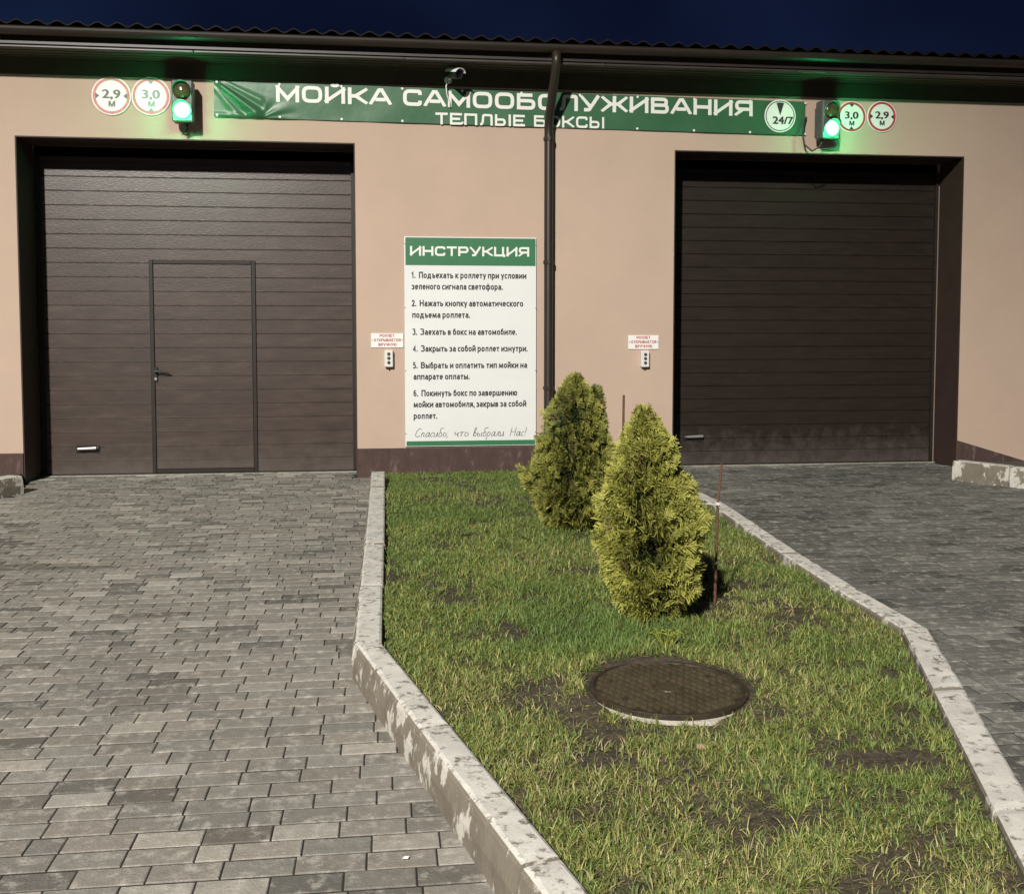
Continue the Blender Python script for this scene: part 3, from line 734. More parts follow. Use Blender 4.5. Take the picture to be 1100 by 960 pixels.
# painted reveals of both openings
for (a, b, h) in (O1, O2):
    mb = MB(); e = .012
    mb.box(a, a + e, WY + .002, DY - .03, 0, h - e); mb.box(b - e, b, WY + .002, DY - .03, 0, h - e); mb.box(a, b, WY + .002, DY - .03, h - e, h)
    mb.build('reveal', M['brown'], BL)
pt = .30; py = WY - .014
for (a, b) in ((XW0, O1[0]), (O1[1], O2[0])):
    mb = MB(); mb.box(a, b, py, WY - .001, -.05, pt); mb.build('plinth', M['plinth'], BL)
mb = MB()
vs = [(O2[1], py, -.05), (O2[1], py, .30), (7.25, py, .012), (XW1, py, .0), (XW1, py, -.05)]
mb.add(vs + [(v[0], WY - .001, v[2]) for v in vs], [(0, 1, 2, 3, 4), (9, 8, 7, 6, 5), (0, 5, 6, 1), (1, 6, 7, 2), (2, 7, 8, 3), (3, 8, 9, 4), (4, 9, 5, 0)])
mb.build('plinth', M['plinth'], BL)
mb = MB(); mb.box(XW0, XW1, WY - .008, WY - .001, 4.0, 4.154); mb.build('eave_shade_strip', M['soffit'], BL)  # dark strip added on the wall top to deepen the eave shadow
FY = 10.245
mb = MB(); mb.box(XW0 - .3, XW1 + .3, FY + .004, WY - .001, 4.162, 4.185); 
for k in range(1, 4): mb.box(XW0 - .3, XW1 + .3, FY + .09 * k, FY + .09 * k + .012, 4.155, 4.1615)
mb.build('soffit', M['soffit'], BL)
mb = MB(); mb.box(XW0 - .3, XW1 + .3, FY - .02, FY, 4.19, 4.36); mb.build('fascia', M['metal_brown'], BL)
mb = MB(); x = XW0 - .3
while x < XW1:
    mb.bbox(x, min(x + 2.0, XW1 + .3) - .004, FY - .034, FY + .002, 4.150 + .004 * random.random(), 4.176, .006); x += 2.0
mb.build('fascia_trim', M['trim'], BL)
# half round gutter
mb = MB(); gy, gz, gr = FY - .088, 4.312, .062
pr = [(gr * math.cos(a), gr * math.sin(a)) for a in np.linspace(math.pi, 2 * math.pi, 13)]; pi_ = [(p[0] * .95, p[1] * .95) for p in pr][::-1]
lip = [(-gr - .006, .008)]
sec = lip + pr + pi_
nS = len(sec)
va = [(XW0 - .3, gy + p[0], gz + p[1]) for p in sec]; vb = [(XW1 + .3, gy + p[0], gz + p[1]) for p in sec]
mb.add(va + vb, [(i, (i + 1) % nS, nS + (i + 1) % nS, nS + i) for i in range(nS)])
mb.build('gutter', M['metal_brown'], BL, smooth=False)
# corrugated metal roof, two slopes
mb = MB(); n = int((XW1 - XW0 + .6) / .0225); vs = []
for k in range(n + 1):
    x = XW0 - .3 + k * .0225; wv = .019 * math.sin(2 * math.pi * x / .18)
    for (y, z) in ((gy - .015, 4.375), (15, 5.05), (19.3, 4.40)):
        vs += [(x, y, z + wv), (x, y, z + wv - .012)]
fs = []
for k in range(n):
    a = k * 6; b = a + 6
    for s in (0, 2):
        fs += [(a + s, b + s, b + s + 2, a + s + 2), (a + s + 1, a + s + 3, b + s + 3, b + s + 1)]
    fs += [(a, a + 1, b + 1, b), (a + 4, b + 4, b + 5, a + 5)]
mb.add(vs, fs); mb.build('roof', M['wallroof'], BL)
# downpipe with offset elbow and brackets
mb = MB(); px = 1.675
mb.tube([(1.69, gy, 4.262), (1.69, gy, 4.16), (1.688, gy + .03, 4.10), (px, WY - .14, 3.72), (px, WY - .085, 3.62), (px, WY - .085, 3.5), (px, WY - .085, .12), (px, WY - .10, .05), (px, WY - .19, .0)], .047, 12)
pipe = mb.build('downpipe', M['metal_brown'], BL, smooth=True)
for z in (3.46, 2.2, .9):
    mb = MB(); mb.lathe_closed((px, WY - .085, z), (0, 0, 1), [(0, .048), (0, .056), (.035, .056), (.035, .048)], 14); mb.box(px - .012, px + .012, WY - .034, WY - .001, z + .005, z + .03)
    mb.build('pipe_bracket', M['metal_brown'], pipe)

# sectional doors
def door(a, b, m, wicket=None, lift=(0, 0), ztop=3.30):
    mbd = MB(); p = .147; z = .012; k = 0
    def strips(mbx, x0, x1, y, z0, z1):
        zz = math.floor((z0 - .012) / p) * p + .012
        while zz < z1 - .001:
            lo, hi = max(zz, z0), min(zz + p, z1)
            if hi - lo > .004:
                g = .0065; d = .008
                l2, h2 = lo + (g if lo == zz else 0), hi - (g if hi == zz + p else 0)
                mbx.add([(x0, y + d, lo), (x1, y + d, lo), (x1, y, l2), (x0, y, l2), (x1, y, h2), (x0, y, h2), (x1, y + d, hi), (x0, y + d, hi)],
                        [(0, 1, 2, 3), (3, 2, 4, 5), (5, 4, 6, 7)])
            zz += p
    if wicket:
        wa, wb, wz0, wz1 = wicket; f = .045
        strips(mbd, a, wa - f, DY, .012, ztop); strips(mbd, wb + f, b, DY, .012, ztop); strips(mbd, wa - f, wb + f, DY, wz1 + f, ztop)
        strips(mbd, wa - f, wb + f, DY, .012, wz0 - f)
    else: strips(mbd, a, b, DY, .012, ztop)
    mbd.box(a, b, DY + .012, DY + .05, .012, ztop)
    D = mbd.build('garage_door', m, BL, fix=False)
    e = MB(); e.box(a, b, DY - .006, DY + .01, .0, .016); e.build('bottom_seal', M['black'], D)
    for (x0, x1) in ((a + .014, a + .05), (b - .05, b - .014)):
        e = MB(); e.box(x0, x1, DY - .03, DY - .008, .02, ztop); e.build('guide_rail', M['doorframe'], D)
    if wicket:
        e = MB(); strips(e, wa, wb, DY - .004, wz0, wz1); e.build('wicket_panel', m, D, fix=False)
        e = MB()
        for (x0, x1, z0, z1) in ((wa - f, wa - .004, wz0 - f, wz1 + f), (wb + .004, wb + f, wz0 - f, wz1 + f), (wa - .003, wb + .003, wz1 + .004, wz1 + f), (wa - .003, wb + .003, wz0 - f, wz0 - .004)):
            e.bbox(x0, x1, DY - .016, DY + .012, z0, z1, .004)
        e.build('wicket_frame', M['doorframe'], D)
        e = MB(); hx, hz = -2.40, 1.085
        e.bbox(hx - .02, hx + .02, DY - .018, DY - .003, hz - .11, hz + .05, .004)
        e.tube([(hx, DY - .015, hz), (hx, DY - .055, hz)], .011, 8); e.tube([(hx - .005, DY - .055, hz), (hx + .05, DY - .06, hz + .004), (hx + .145, DY - .055, hz - .012)], [.012, .011, .008], 8)
        e.build('door_handle', M['black'], D)
        e = MB(); e.lathe((hx, DY - .024, hz - .075), (0, 1, 0), [(0, .014), (.01, .014)], 12); e.build('keyhole', M['chrome'], D)
    e = MB(); lx, lz = lift
    e.bbox(lx - .118, lx + .118, DY - .012, DY - .001, lz - .035, lz + .035, .004); hp = e.build('lift_handle', M['black'], D)
    e = MB(); e.tube([(lx - .1, DY - .014, lz + .008), (lx - .09, DY - .05, lz + .01), (lx + .09, DY - .05, lz + .016), (lx + .1, DY - .014, lz + .016)], [.012, .014, .017, .014], 8); e.build('handle_bar', M['chrome'], D)
    return D
door(-3.56, -.31, M['door'], (-2.405, -1.41, .06, 2.205), (-3.10, .275))
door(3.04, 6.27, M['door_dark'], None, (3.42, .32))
for (a, b) in ((-3.56, -.31), (3.04, 6.27)):
    mb = MB(); mb.box(a, b, DY - .06, DY + .06, -.02, .004); mb.build('threshold', M['concrete'], BL)

# ------------------------------------------------------------------ banner over the doors
BT = 3.995; 
def ban_z(x): return 3.99 - .0072 * (x + 1.68)
bn = thing('banner', (1.39, WY, 3.6), 'long green vinyl banner lettered in white above the doors', 'banner')
xa, xb = -1.68, 4.45
def ban_d(x, t):
    d = .008 + .004 * math.sin(x * 2.1 + t * 2)
    if x < -1.21:
        u = (x - xa) / .47; q = (1 - t); dg = (u - q) / 1.414; al = (u + q) / 2
        fold = .5 + .5 * math.cos(16 * dg / (.25 + .9 * al))
        d += .045 * fold * math.exp(-(dg / (.08 + .32 * al)) ** 2) * min(1, 6 * al) * min(1, 7 * (1 - al) + .1)
        d += .012 * max(0, 1 - abs(t - .06) * 12)
    elif x < -.6:
        u = (x + 1.21) / .61
        d += .022 * (.5 + .5 * math.cos(9 * math.atan2(t + .03, u + .05))) * max(0, 1 - 1.5 * math.hypot(t, u)) 
    d += .004 * math.sin(3.3 * x + 1.5 * math.sin(2 * x)) * math.sin(3.14 * t) + .003 * math.sin(9.7 * x + 3 * t)
    return max(d, .002)
def ban_y(x, z): return WY - .012 - ban_d(x, 1 - (ban_z(x) - z) / .355)
nxb, nzb = 300, 24; vs = []
for i in range(nxb + 1):
    x = xa + (xb - xa) * i / nxb
    for j in range(nzb + 1):
        t = j / nzb; z = ban_z(x) - .355 * (1 - t)
        vs.append((x, WY - .012 - ban_d(x, t), z))
fs = [(i * (nzb + 1) + j, (i + 1) * (nzb + 1) + j, (i + 1) * (nzb + 1) + j + 1, i * (nzb + 1) + j + 1) for i in range(nxb) for j in range(nzb)]
mb = MB(); mb.add(vs, fs); sh = mb.build('sheet', M['banner'], bn, smooth=True)
mb = MB(); ty = lambda x, z: ban_y(x, z) - .003
wide_text(mb, 'МОЙКА САМООБСЛУЖИВАНИЯ', -1.075, 3.865, 3.795, .165, ty, t=.215, gap=.16, slope=-.0042)
mb.build('headline', M['letter'], bn, fix=False)
for wd_, xa_, xb_ in (('ТЕПЛЫЕ', .515, 1.435), ('БОКСЫ', 1.53, 2.268)):
    mb = MB(); wide_text(mb, wd_, xa_, xb_, 3.612, .118, ty, t=.2, gap=.2, slope=-.001); mb.build('subline', M['letter'], bn, fix=False)
mb = MB(); cx, cz = 4.165, 3.785
mb.lathe((cx, WY - .033, cz), (0, -1, 0), [(0, .172), (.002, .172)], 48); em = mb.build('clock_emblem', M['letter'], bn)
mb = MB(); cy_ = WY - .0365
mb.ring((cx, cy_, cz), (0, -1, 0), .15, .158, .001, 48)
mb.add([(cx, cy_ - .001, cz + .005), (cx - .042, cy_ - .001, cz + .135), (cx, cy_ - .001, cz + .142), (cx + .042, cy_ - .001, cz + .135)], [(0, 1, 2, 3)])
text_to(mb, '24/7', cx - .078, cx + .142, cz - .082, .075, cy_ - .002, offset=.03)
mb.build('clock_marks', M['ink'], em, fix=False)
x = xa + .03
while x < xb:
    for dz in (.34, .015):
        zz = ban_z(x) - dz
        mb = MB(); mb.lathe((x, ban_y(x, zz) - .001, zz), (0, -1, 0), [(0, .013), (.003, .012)], 10); mb.build('eyelet', M['white'], bn)
    x += .61


# ------------------------------------------------------------------ instruction board
bd = thing('instruction_board', (.87, WY, .31), 'tall white instruction board with green header and numbered rules on the middle wall', 'sign')
bx0, bx1, bz0, bz1 = .19, 1.555, .315, 2.475
mb = MB(); mb.bbox(bx0, bx1, WY - .024, WY - .016, bz0, bz1, .0015); mb.build('panel', M['boardwhite'], bd)
fy = WY - .0245
mb = MB(); mb.box(bx0 + .012, bx1 - .008, fy - .001, fy, 2.183, 2.465); mb.build('header_band', M['boardgreen'], bd)
mb = MB(); mb.box(bx0 + .012, bx1 - .008, fy - .001, fy, .322, .372); mb.build('footer_band', M['boardgreen'], bd)
U = lambda cx_: .19 + (cx_ - 175) / (632 - 175) * 1.365
Z = lambda cy: 2.475 - (cy - 47) / (775 - 47) * 2.16
mb = MB(); wide_text(mb, 'ИНСТРУКЦИЯ', U(195), U(607), Z(113), .098, fy - .001, t=.215, gap=.16); mb.build('title', M['letter'], bd, fix=False)
for (s, x0, x1, yb) in (("1.  Подъехать к роллету при условии", 200, 597, 190), ("зеленого сигнала светофора.", 200, 514, 229),
    ("2.  Нажать кнопку автоматического", 200, 586, 287), ("подъема роллета.", 201, 400, 327), ("3.  Заехать в бокс на автомобиле.", 202, 563, 386),
    ("4.  Закрыть за собой роллет изнутри.", 203, 601, 444), ("5.  Выбрать и оплатить тип мойки на", 203, 600, 502), ("аппарате оплаты.", 204, 398, 541),
    ("6.  Покинуть бокс по завершению", 204, 565, 599), ("мойки автомобиля, закрыв за собой", 204, 597, 638), ("роллет.", 204, 285, 678)):
    mb = MB(); rules_text(mb, s, U(x0), U(x1), Z(yb), .066, fy); mb.build('instruction_text', M['ink'], bd, fix=False)
for wd_, xa_, xb_ in (("Спасибо,", 208, 325), ("что", 343, 395), ("выбрали", 410, 520), ("Нас!", 540, 597)):
    mb = MB(); cursive(mb, wd_, U(xa_), U(xb_), Z(741), .088, fy); mb.build('thanks_line', M['inkgrey'], bd, fix=False)
for x in (bx0 + .007, bx1 - .004):
    for z in (.45, 1.1, 1.75, 2.4):
        mb = MB(); mb.lathe((x, WY - .024, z), (0, -1, 0), [(0, .008), (.004, .006)], 8); mb.build('screw', M['chrome'], bd)

# ------------------------------------------------------------------ small roller notices and push button boxes
nt0 = thing('notice_plate', (.012, WY, 1.345), 'small white notice with red lettering left of the instruction board', 'sign', 'roller notices')
mb = MB(); mb.bbox(-.153, .176, WY - .012, WY - .004, 1.34, 1.487, .0015); mb.build('plate', M['white'], nt0)
mb = MB(); yq = WY - .0125
rules_text(mb, 'РОЛЛЕТ', -.065, .085, 1.448, .030, yq, t=.2); rules_text(mb, 'ОТКРЫВАЕТСЯ', -.125, .148, 1.402, .030, yq, t=.2)
rules_text(mb, 'ВРУЧНУЮ', -.08, .105, 1.356, .030, yq, t=.2)
for sgn, xx in ((1, -.146), (-1, .169)): mb.add([(xx, yq - .0015, 1.408), (xx + .014 * sgn, yq - .0015, 1.416), (xx, yq - .0015, 1.424)], [(0, 1, 2)])
mb.build('lettering', M['darkred'], nt0, fix=False)
nt1 = copy_tree(nt0); nt1.location = (2.707, WY, 1.323); tag(nt1, 'small white notice with red lettering left of the right garage door', 'sign', 'roller notices')
bx = thing('push_button_box', (.027, WY, 1.14), 'white three button control box left of the instruction board', 'control box', 'door control boxes')
mb = MB(); mb.bbox(-.018, .07, WY - .058, WY - .001, 1.14, 1.315, .008); mb.build('casing', M['plastic'], bx)
for z in (1.275, 1.232, 1.187):
    mb = MB(); mb.lathe((.026, WY - .058, z), (0, -1, 0), [(0, .0175), (.006, .0165), (.008, .012)], 14); mb.build('button', M['button'], bx)
mb = MB(); mb.tube([(.026, WY - .03, 1.14), (.026, WY - .02, 1.118)], .009, 8); mb.build('cable_gland', M['button'], bx)
b1 = copy_tree(bx); b1.location = (2.718, WY, 1.128); tag(b1, 'white three button control box beside the right garage door', 'control box', 'door control boxes')

# ------------------------------------------------------------------ clearance signs
def clearance(x, z, r, txt, horiz, label, ringm, inkm, name):
    t = thing(name, (x, WY, z), label, 'road sign', 'clearance signs')
    mbq = MB(); mbq.lathe((x, WY - .006, z), (0, -1, 0), [(0, r), (.006, r), (.007, r - .002)], 48); mbq.build('disc', M['white'], t)
    mbq = MB(); mbq.ring((x, WY - .0135, z), (0, -1, 0), r * .80, r * .94, .0012, 48); mbq.build('red_ring', ringm, t)
    mbq = MB(); yy = WY - .0135
    text_to(mbq, txt, x - r * .44, x + r * .44, z - r * .12, r * .44, yy, offset=.04); text_to(mbq, 'М', x - r * .13, x + r * .17, z - r * .56, r * .28, yy, offset=.05)
    mbq.build('numerals', inkm, t, fix=False)
    a = r * .8
    for s in (-1, 1):
        mbq = MB()
        if horiz: P = [(x + s * a, z - r * .16), (x + s * a, z + r * .16), (x + s * r * .6, z)]
        else: P = [(x - r * .16, z + s * a), (x + r * .16, z + s * a), (x, z + s * r * .6)]
        mbq.add([(p[0], yy - .002, p[1]) for p in P], [(0, 1, 2)]); mbq.build('arrow', inkm, t, fix=False)
clearance(-2.661, 3.812, .187, '2,9', 1, 'round width limit sign 2,9 above the left garage door', M['redpale'], M['inkgrey'], 'width_limit_sign')
clearance(-2.285, 3.819, .187, '3,0', 0, 'round faded height limit sign 3,0 left of the left traffic light', M['redpale'], mat('ink_faded', (.3, .29, .28), .6), 'height_limit_sign')
clearance(4.972, 3.802, .166, '3,0', 0, 'round height limit sign 3,0 right of the right traffic light', M['red'], M['ink'], 'height_limit_sign')
clearance(5.315, 3.812, .166, '2,9', 1, 'round width limit sign 2,9 above the right garage door', M['red'], M['ink'], 'width_limit_sign')

# ------------------------------------------------------------------ traffic lights
def lens_mat():
    m = bpy.data.materials.new('green_lens'); m.use_nodes = True; n = m.node_tree.nodes; l = m.node_tree.links; p = n['Principled BSDF']
    p.inputs['Base Color'].default_value = (.02, .3, .1, 1); p.inputs['Roughness'].default_value = .2
    t = n.new('ShaderNodeTexCoord'); sp = n.new('ShaderNodeVectorMath'); sp.operation = 'SUBTRACT'; sp.inputs[1].default_value = (.5, .5, .5)
    ln = n.new('ShaderNodeVectorMath'); ln.operation = 'LENGTH'; mul = n.new('ShaderNodeVectorMath'); mul.operation = 'MULTIPLY'; mul.inputs[1].default_value = (1, 0, 1)
    l.new(t.outputs['Generated'], sp.inputs[0]); l.new(sp.outputs[0], mul.inputs[0]); l.new(mul.outputs[0], ln.inputs[0])
    r = n.new('ShaderNodeValToRGB'); r.color_ramp.elements[0].position = .22; r.color_ramp.elements[0].color = (2.6, 5.5, 3.2, 1)
    r.color_ramp.elements[1].position = .5; r.color_ramp.elements[1].color = (.06, 2.6, .50, 1)
    l.new(ln.outputs['Value'], r.inputs['Fac']); l.new(r.outputs['Color'], p.inputs['Emission Color']); p.inputs['Emission Strength'].default_value = 1.0
    return m
M['greenlens'] = lens_mat()
T0 = (-1.95, WY, 3.74)
tl = thing('traffic_light', T0, 'small two lamp traffic light showing green above the left garage door', 'traffic light', 'traffic lights')
x, y0, z0 = T0
mb = MB(); mb.bbox(x - .10, x + .10, y0 - .22, y0 - .075, z0 - .20, z0 + .20, .012); body = mb.build('housing', M['tlbody'], tl)
mb = MB(); mb.box(x - .03, x + .03, y0 - .075, y0 - .001, z0 - .12, z0 + .12); mb.box(x - .06, x + .06, y0 - .01, y0 - .001, z0 - .15, z0 + .15); mb.build('bracket', M['tlbody'], tl)
for nm, zz, m in (('red_lens', z0 + .093, 'redlens'), ('green_lens', z0 - .093, 'greenlens')):
    mb = MB(); mb.lathe((x, y0 - .22, zz), (0, -1, 0), [(0, .087), (.014, .083), (.028, .065), (.037, .035), (.04, .0)], 28); mb.build(nm, M[m], tl, smooth=True)
    # visor: open-bottom half tube
    mb = MB(); vs = []; n = 16
    for k in range(n + 1):
        a = math.radians(-25 + 230 * k / n); dep = .012 + .06 * max(0, math.sin(a)) if math.sin(a) > -.3 else .01
        for rr in (.088, .0915):
            vs += [(x + rr * math.cos(a), y0 - .219, zz + rr * math.sin(a)), (x + rr * math.cos(a), y0 - .219 - dep, zz + rr * math.sin(a))]
    fs = []
    for k in range(n):
        a, b = 4 * k, 4 * k + 4
        fs += [(a, b, b + 1, a + 1), (a + 2, a + 3, b + 3, b + 2), (a + 1, b + 1, b + 3, a + 3)]
    mb.add(vs, fs); mb.build('visor', M['tlbody'], tl)
mb = MB(); mb.tube([(x + .02, y0 - .12, z0 - .2), (x + .015, y0 - .12, z0 - .25), (x - .01, y0 - .08, z0 - .28), (x + .01, y0 - .04, z0 - .25), (x + .01, y0 - .012, z0 - .16)], .009, 8); mb.build('cable', M['black'], tl, smooth=True)
def green_lamp(root):
    d = bpy.data.lights.new('green_signal_lamp', 'POINT'); d.energy = 12; d.color = (.02, 1.0, .32); d.shadow_soft_size = .05
    o = bpy.data.objects.new('green_signal_lamp', d); C.objects.link(o); o.parent = root; o.location = (0, -.37, -.12)
green_lamp(tl)
t2 = copy_tree(tl); t2.location = (4.62, WY, 3.725); t2.rotation_euler = (0, 0, R(9))
tag(t2, 'small two lamp traffic light showing green above the right garage door', 'traffic light', 'traffic lights')
for ch in list(t2.children):
    if ch.type == 'MESH' and ch.name.startswith('cable'): bpy.data.objects.remove(ch)
mb = MB(); cx0 = 4.50; mb.tube([(4.6, WY - .15, 3.57), (4.56, WY - .16, 3.45), (4.49, WY - .12, 3.41), (4.42, WY - .09, 3.48), (4.405, WY - .07, 3.6), (4.43, WY - .05, 3.72), (4.46, WY - .03, 3.78)], .009, 8)
cb = mb.build('cable', M['black'], None, smooth=True); cb.parent = t2; cb.matrix_parent_inverse = (Matrix.Translation(t2.location) @ Matrix.Rotation(R(9), 4, 'Z')).inverted()

# ------------------------------------------------------------------ security camera under the eaves
sc = thing('security_camera', (.66, WY - .03, 3.95), 'small white hooded security camera under the eaves above the banner', 'security camera')
mb = MB(); mb.lathe((.645, WY - .012, 4.06), (0, -1, 0), [(0, .04), (.02, .038), (.025, .02)], 16)
mb.tube([(.645, WY - .03, 4.06), (.66, WY - .12, 4.055), (.675, WY - .17, 4.075)], .014, 8); mb.build('bracket', M['white'], sc, smooth=True)
ax = Vector((.42, -.85, -.22)).normalized(); c0 = Vector((.66, WY - .14, 4.095))
mb = MB(); mb.lathe(c0, ax, [(0, .0), (0.0, .04), (.02, .05), (.17, .05), (.175, .044), (.168, .04), (.168, 0)], 20); mb.build('camera_body', M['black'], sc, smooth=False)
mb = MB(); u = ax.cross(Vector((0, 0, 1))).normalized(); v = u.cross(ax); vs = []; n = 12
for k in range(n + 1):
    a = math.radians(15 + 150 * k / n)
    for h in (-.01, .21):
        for rr in (.056, .060): vs.append(c0 + ax * h + (u * math.cos(a) + v * math.sin(a)) * rr)
fs = []
for k in range(n):
    a, b = 4 * k, 4 * k + 4; fs += [(a, b, b + 2, a + 2), (a + 1, a + 3, b + 3, b + 1), (a, a + 1, b + 1, b), (a + 2, b + 2, b + 3, a + 3)]
mb.add(vs, fs); mb.build('sun_hood', M['white'], sc)
mb = MB(); mb.tube([(.645, WY - .05, 4.05), (.62, WY - .09, 3.98), (.63, WY - .07, 3.90), (.66, WY - .05, 3.83), (.665, WY - .045, 3.78)], .006, 6); mb.build('cable', M['white'], sc, smooth=True)

# ------------------------------------------------------------------ thuja shrubs
def thuja(loc, H, Wd, nspray, seed, warm, label, lean=(0, 0), second=None):
    root = thing('thuja_shrub', loc, label, 'shrub', 'thuja shrubs on the lawn')
    r = np.random.default_rng(seed); bx_, by_, bz_ = loc
    mbt = MB(); mbt.tube([(bx_, by_, bz_ - .03), (bx_ + .01, by_, bz_ + H * .3), (bx_ + lean[0] * .7, by_, bz_ + H * .8)], [.022, .016, .005], 8)
    for k in range(22):
        a = k * 2.4; z = H * (.08 + .03 * k); rad = Wd * .5 * (1 - z / H) * .75
        mbt.tube([(bx_, by_, bz_ + z), (bx_ + rad * .6 * math.cos(a), by_ + rad * .6 * math.sin(a), bz_ + z + .07), (bx_ + rad * math.cos(a), by_ + rad * math.sin(a), bz_ + z + .17)], [.006, .004, .002], 5)
    mbt.build('trunk', M['bark'], root)
    def prof(t):   # radius of the crown at height t (0..1)
        return Wd * .5 * np.interp(t, [0, .06, .15, .3, .5, .7, .85, .95, 1.0], [.36, .62, .86, 1.0, .95, .76, .50, .27, .05])
    Vs = []; Qs = []; Cs = []; nv = 0
    lumps_a = r.random(90) * 6.283; lumps_t = r.random(90) * 1.0; lumps_s = r.normal(0, 1, 90)
    for s in range(nspray):
        t = r.random() ** 1.25 * .98; a = r.random() * 6.283
        inner = r.random() < .3
        da = np.abs((lumps_a - a + np.pi) % 6.283 - np.pi)
        lump = float(np.sum(lumps_s * np.exp(-(da / .30) ** 2 - ((lumps_t - t) / .06) ** 2)))
        if lump < -.45 and not inner and r.random() < .85: continue
        if t < .09 and r.random() < .45: continue
        rad = float(prof(t)) * (1 + .17 * np.clip(lump, -1.5, 1.4))
        depth = r.uniform(.35, .78) if inner else (r.uniform(.8, 1.02) if r.random() < .88 else r.uniform(1.0, 1.14))
        ln = r.uniform(.06, .13) * (1.0 - .3 * t)
        rb = max(rad * depth - ln * .5, .004)
        px = bx_ + lean[0] * t + rb * math.cos(a); py = by_ + lean[1] * t + rb * math.sin(a); pz = bz_ + t * H * .93
        if second and r.random() < .11:
            t2_ = r.random(); rr = .055 * (1 - t2_ * .8) ; px = bx_ + second[0] + rr * math.cos(a); py = by_ + second[1] + rr * math.sin(a); pz = bz_ + second[2] * (.7 + .3 * t2_); rb = .02; t = .85
        up = r.uniform(-.1, 1.5) + 1.8 * max(0, t - .70) * 3
        if t < .2: up *= .45
        o2 = a + r.normal(0, .35)
        d = np.array([math.cos(o2), math.sin(o2), up]); d /= np.linalg.norm(d)
        # spray plane: contains d and roughly the vertical, twisted
        tw = r.normal(0, .7); e1 = np.cross(d, [0, 0, 1.]); e1 /= max(np.linalg.norm(e1), 1e-4); e2 = np.cross(d, e1)
        sd = e2 * math.cos(tw) + e1 * math.sin(tw); nrm = np.cross(d, sd)
        base = np.array([px, py, pz])
        outer = 0 if inner else 1
        mixv = np.clip(.30 * warm + .62 * (r.random() - .35) - .25 * inner + .36 * outer * (depth - .7) / .3 + .07 * lump - .05, 0, 1)  # inner sprays coloured darker to deepen the shaded gaps; outer ones yellower
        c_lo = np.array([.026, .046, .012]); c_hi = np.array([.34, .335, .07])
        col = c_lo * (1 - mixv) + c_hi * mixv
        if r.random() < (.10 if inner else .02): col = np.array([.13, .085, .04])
        nb = 7
        for b in range(-nb, nb + 1):
            f = (abs(b) + .4) / (nb + .4)
            if b == 0:
                st = base; di = d; l = ln
            else:
                st = base + d * ln * f * .78; di = d * r.uniform(.55, .85) + sd * (1 if b > 0 else -1) * r.uniform(.5, .8) + nrm * r.normal(0, .18) - np.array([0, 0, .12]); di = di / np.linalg.norm(di); l = ln * (.50 * (1 - f) + .18) * r.uniform(.8, 1.25)
            wv = np.cross(di, nrm + .35 * r.normal(0, 1, 3)); wv /= max(np.linalg.norm(wv), 1e-4); hw = .0024 * r.uniform(.8, 1.3)
            p1 = st + di * l * .55 + nrm * .002; p2 = st + di * l
            Vs += [st - wv * hw * .6, st + wv * hw * .6, p1 + wv * hw, p1 - wv * hw, p2 + wv * hw * .5, p2 - wv * hw * .5]
            cc = col * r.uniform(.85, 1.15)
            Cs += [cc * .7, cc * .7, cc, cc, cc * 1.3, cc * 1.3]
            Qs += [(nv, nv + 1, nv + 2, nv + 3), (nv + 3, nv + 2, nv + 4, nv + 5)]; nv += 6
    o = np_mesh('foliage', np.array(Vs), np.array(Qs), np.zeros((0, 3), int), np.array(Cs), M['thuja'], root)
    return root
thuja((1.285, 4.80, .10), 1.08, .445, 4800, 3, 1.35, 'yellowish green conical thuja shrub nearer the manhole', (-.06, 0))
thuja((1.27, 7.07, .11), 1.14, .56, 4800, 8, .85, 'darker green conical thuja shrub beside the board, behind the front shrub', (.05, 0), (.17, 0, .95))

# ------------------------------------------------------------------ stakes
st = thing('plant_stake', (1.66, 5.01, .1), 'thin rusty stake with string standing right of the front thuja', 'stake', 'stakes beside the thujas')
mb = MB(); mb.tube([(1.66, 5.01, .05), (1.668, 5.012, .4), (1.672, 5.01, .62), (1.69, 5.01, .83)], [.008, .0075, .007, .006], 8); mb.build('rod', M['rust'], st)
mb = MB(); mb.tube([(1.684, 5.0, .622), (1.66, 4.99, .624), (1.58, 4.95, .64), (1.5, 4.92, .632)], .005, 6); mb.lathe_closed((1.672, 5.01, .612), (0, 0, 1), [(0, .007), (0, .012), (.022, .012), (.022, .007)], 10)
mb.build('string_tie', M['tie'], st); mb = MB(); mb.lathe_closed((1.664, 5.011, .315), (0, 0, 1), [(0, .008), (0, .012), (.016, .012), (.016, .008)], 10); mb.build('string_tie', M['tie'], st)
s2 = thing('plant_stake', (1.645, 7.0, .1), 'thin dark stake rising between the two thuja tops', 'stake', 'stakes beside the thujas')
mb = MB(); mb.tube([(1.64, 7.0, .05), (1.643, 7.0, .6), (1.647, 7.0, 1.06)], .0085, 8); mb.build('rod', M['rust'], s2)

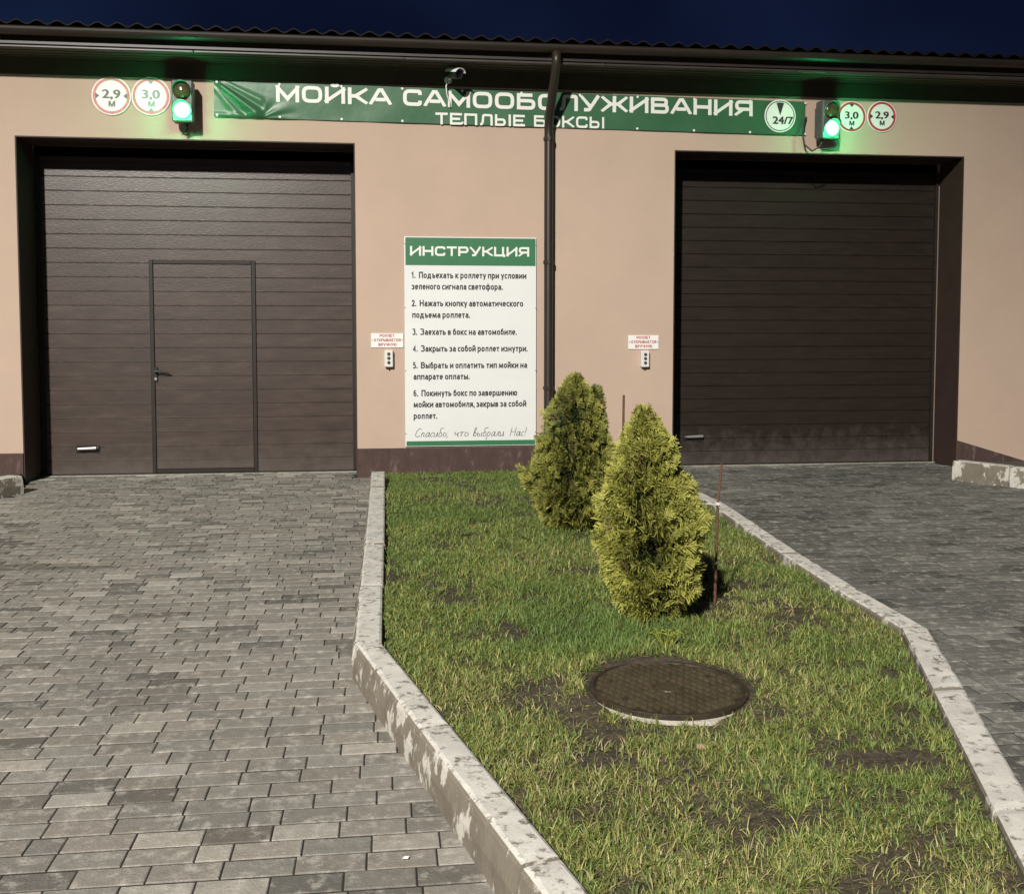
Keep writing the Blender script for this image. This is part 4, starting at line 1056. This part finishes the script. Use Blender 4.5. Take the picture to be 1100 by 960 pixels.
# ------------------------------------------------------------------ manhole
mh = thing('manhole_cover', (1.065, 3.752, .12), 'round rusty cast iron manhole cover in a concrete ring on the lawn', 'manhole cover')
cx, cy, cz = 1.065, 3.752, .138
mb = MB(); n = 64; vs = []
for k in range(n):
    a = 2 * math.pi * k / n; j = .03 * (float(fbm(k * .5, 0, 7)) - .55) * 2
    for (r_, z) in ((.306, cz - .010), (.316 + j * .5, cz - .012), (.326 + j, cz - .022), (.332 + j, .05), (.29, .05)):
        vs.append((cx + r_ * math.cos(a), cy + r_ * math.sin(a), z))
mb.add(vs, [(5 * k + i, 5 * ((k + 1) % n) + i, 5 * ((k + 1) % n) + (i + 1) % 5, 5 * k + (i + 1) % 5) for k in range(n) for i in range(5)])
mb.build('concrete_ring', M['concrete'], mh)
mb = MB(); mb.lathe((cx, cy, cz - .03), (0, 0, 1), [(0, .302), (.036, .302), (.038, .300), (.038, .286), (.031, .284), (.031, 0.0)], 64)
cov = mb.build('cover', M['iron'], mh)
mb = MB(); ca, sa = math.cos(R(28)), math.sin(R(28)); p = .036
for i in range(-9, 10):
    for j in range(-9, 10):
        u, v = i * p, j * p; rr = math.hypot(u, v)
        if rr > .268 or rr < .062: continue
        if min(math.hypot(u - .21, v), math.hypot(u + .21, v)) < .025: continue
        vs = []
        for (h, e) in ((cz + .0005, .0140), (cz + .011, .0105)):
            for (du, dv) in ((-e, -e), (e, -e), (e, e), (-e, e)):
                vs.append((cx + (u + du) * ca - (v + dv) * sa, cy + (u + du) * sa + (v + dv) * ca, h))
        mb.add(vs, [(4, 5, 6, 7), (0, 1, 5, 4), (1, 2, 6, 5), (2, 3, 7, 6), (3, 0, 4, 7)])
mb.lathe((cx, cy, cz + .0005), (0, 0, 1), [(0, .052), (.006, .05), (.0065, .0)], 28)
mb.build('tread_pattern', mat('highlit_iron', (.058, .045, .026), .5, spec=.5, vary=.4, vscale=16, bump=.3, bscale=90), cov)  # treads given a lighter, glossier iron to imitate their highlights

# ------------------------------------------------------------------ small loose things
sp = MB(); r = random.Random(4)
for k in range(16):
    a = r.random() * 6.28; d = .015 + .035 * r.random(); x = 1.205 + d * math.cos(a) * 1.5; y = 4.30 + d * math.sin(a); z = float(lawn_z(np.array(x), np.array(y))) + .045 + .03 * r.random()
    s = .019; b = r.random() * 6.28
    sp.add([(x, y, z), (x + s * math.cos(b), y + s * math.sin(b), z + .006), (x + 1.8 * s * math.cos(b + .4), y + 1.8 * s * math.sin(b + .4), z + .002), (x + s * math.cos(b + .9), y + s * math.sin(b + .9), z + .006)], [(0, 1, 2, 3)])
    sp.tube([(1.205, 4.30, .1), (x, y, z)], .0015, 4)
tag(sp.build('weed_sprout', M['sprout']), 'tiny bright yellow green weed sprouting between front thuja and manhole', 'weed')
def blob(name, m, c, r_, label, cat, sq=.6, seed=1):
    mbq = MB(); rr = random.Random(seed)
    pr_ = [(-r_ * sq, 0.0)] + [(r_ * sq * math.sin(t), r_ * math.cos(t) * rr.uniform(.88, 1.08)) for t in np.linspace(-1.2, 1.2, 6)] + [(r_ * sq, 0.0)]
    mbq.lathe(c, (rr.uniform(-.15, .15), .1, 1), pr_, 10, 0)
    return tag(mbq.build(name, m, smooth=True), label, cat)
blob('pebble', M['pebble'], (1.03, 3.23, .125), .017, 'small tan pebble lying in the grass in front of the manhole', 'pebble')
mb = MB(); mb.add([(.035, 2.85, .004), (.052, 2.847, .006), (.055, 2.857, .008), (.04, 2.864, .004), (.045, 2.856, .009)], [(0, 1, 4), (1, 2, 4), (2, 3, 4), (3, 0, 4)])
tag(mb.build('paper_scrap', M['white']), 'crumpled white paper scrap on the near left paving', 'litter')
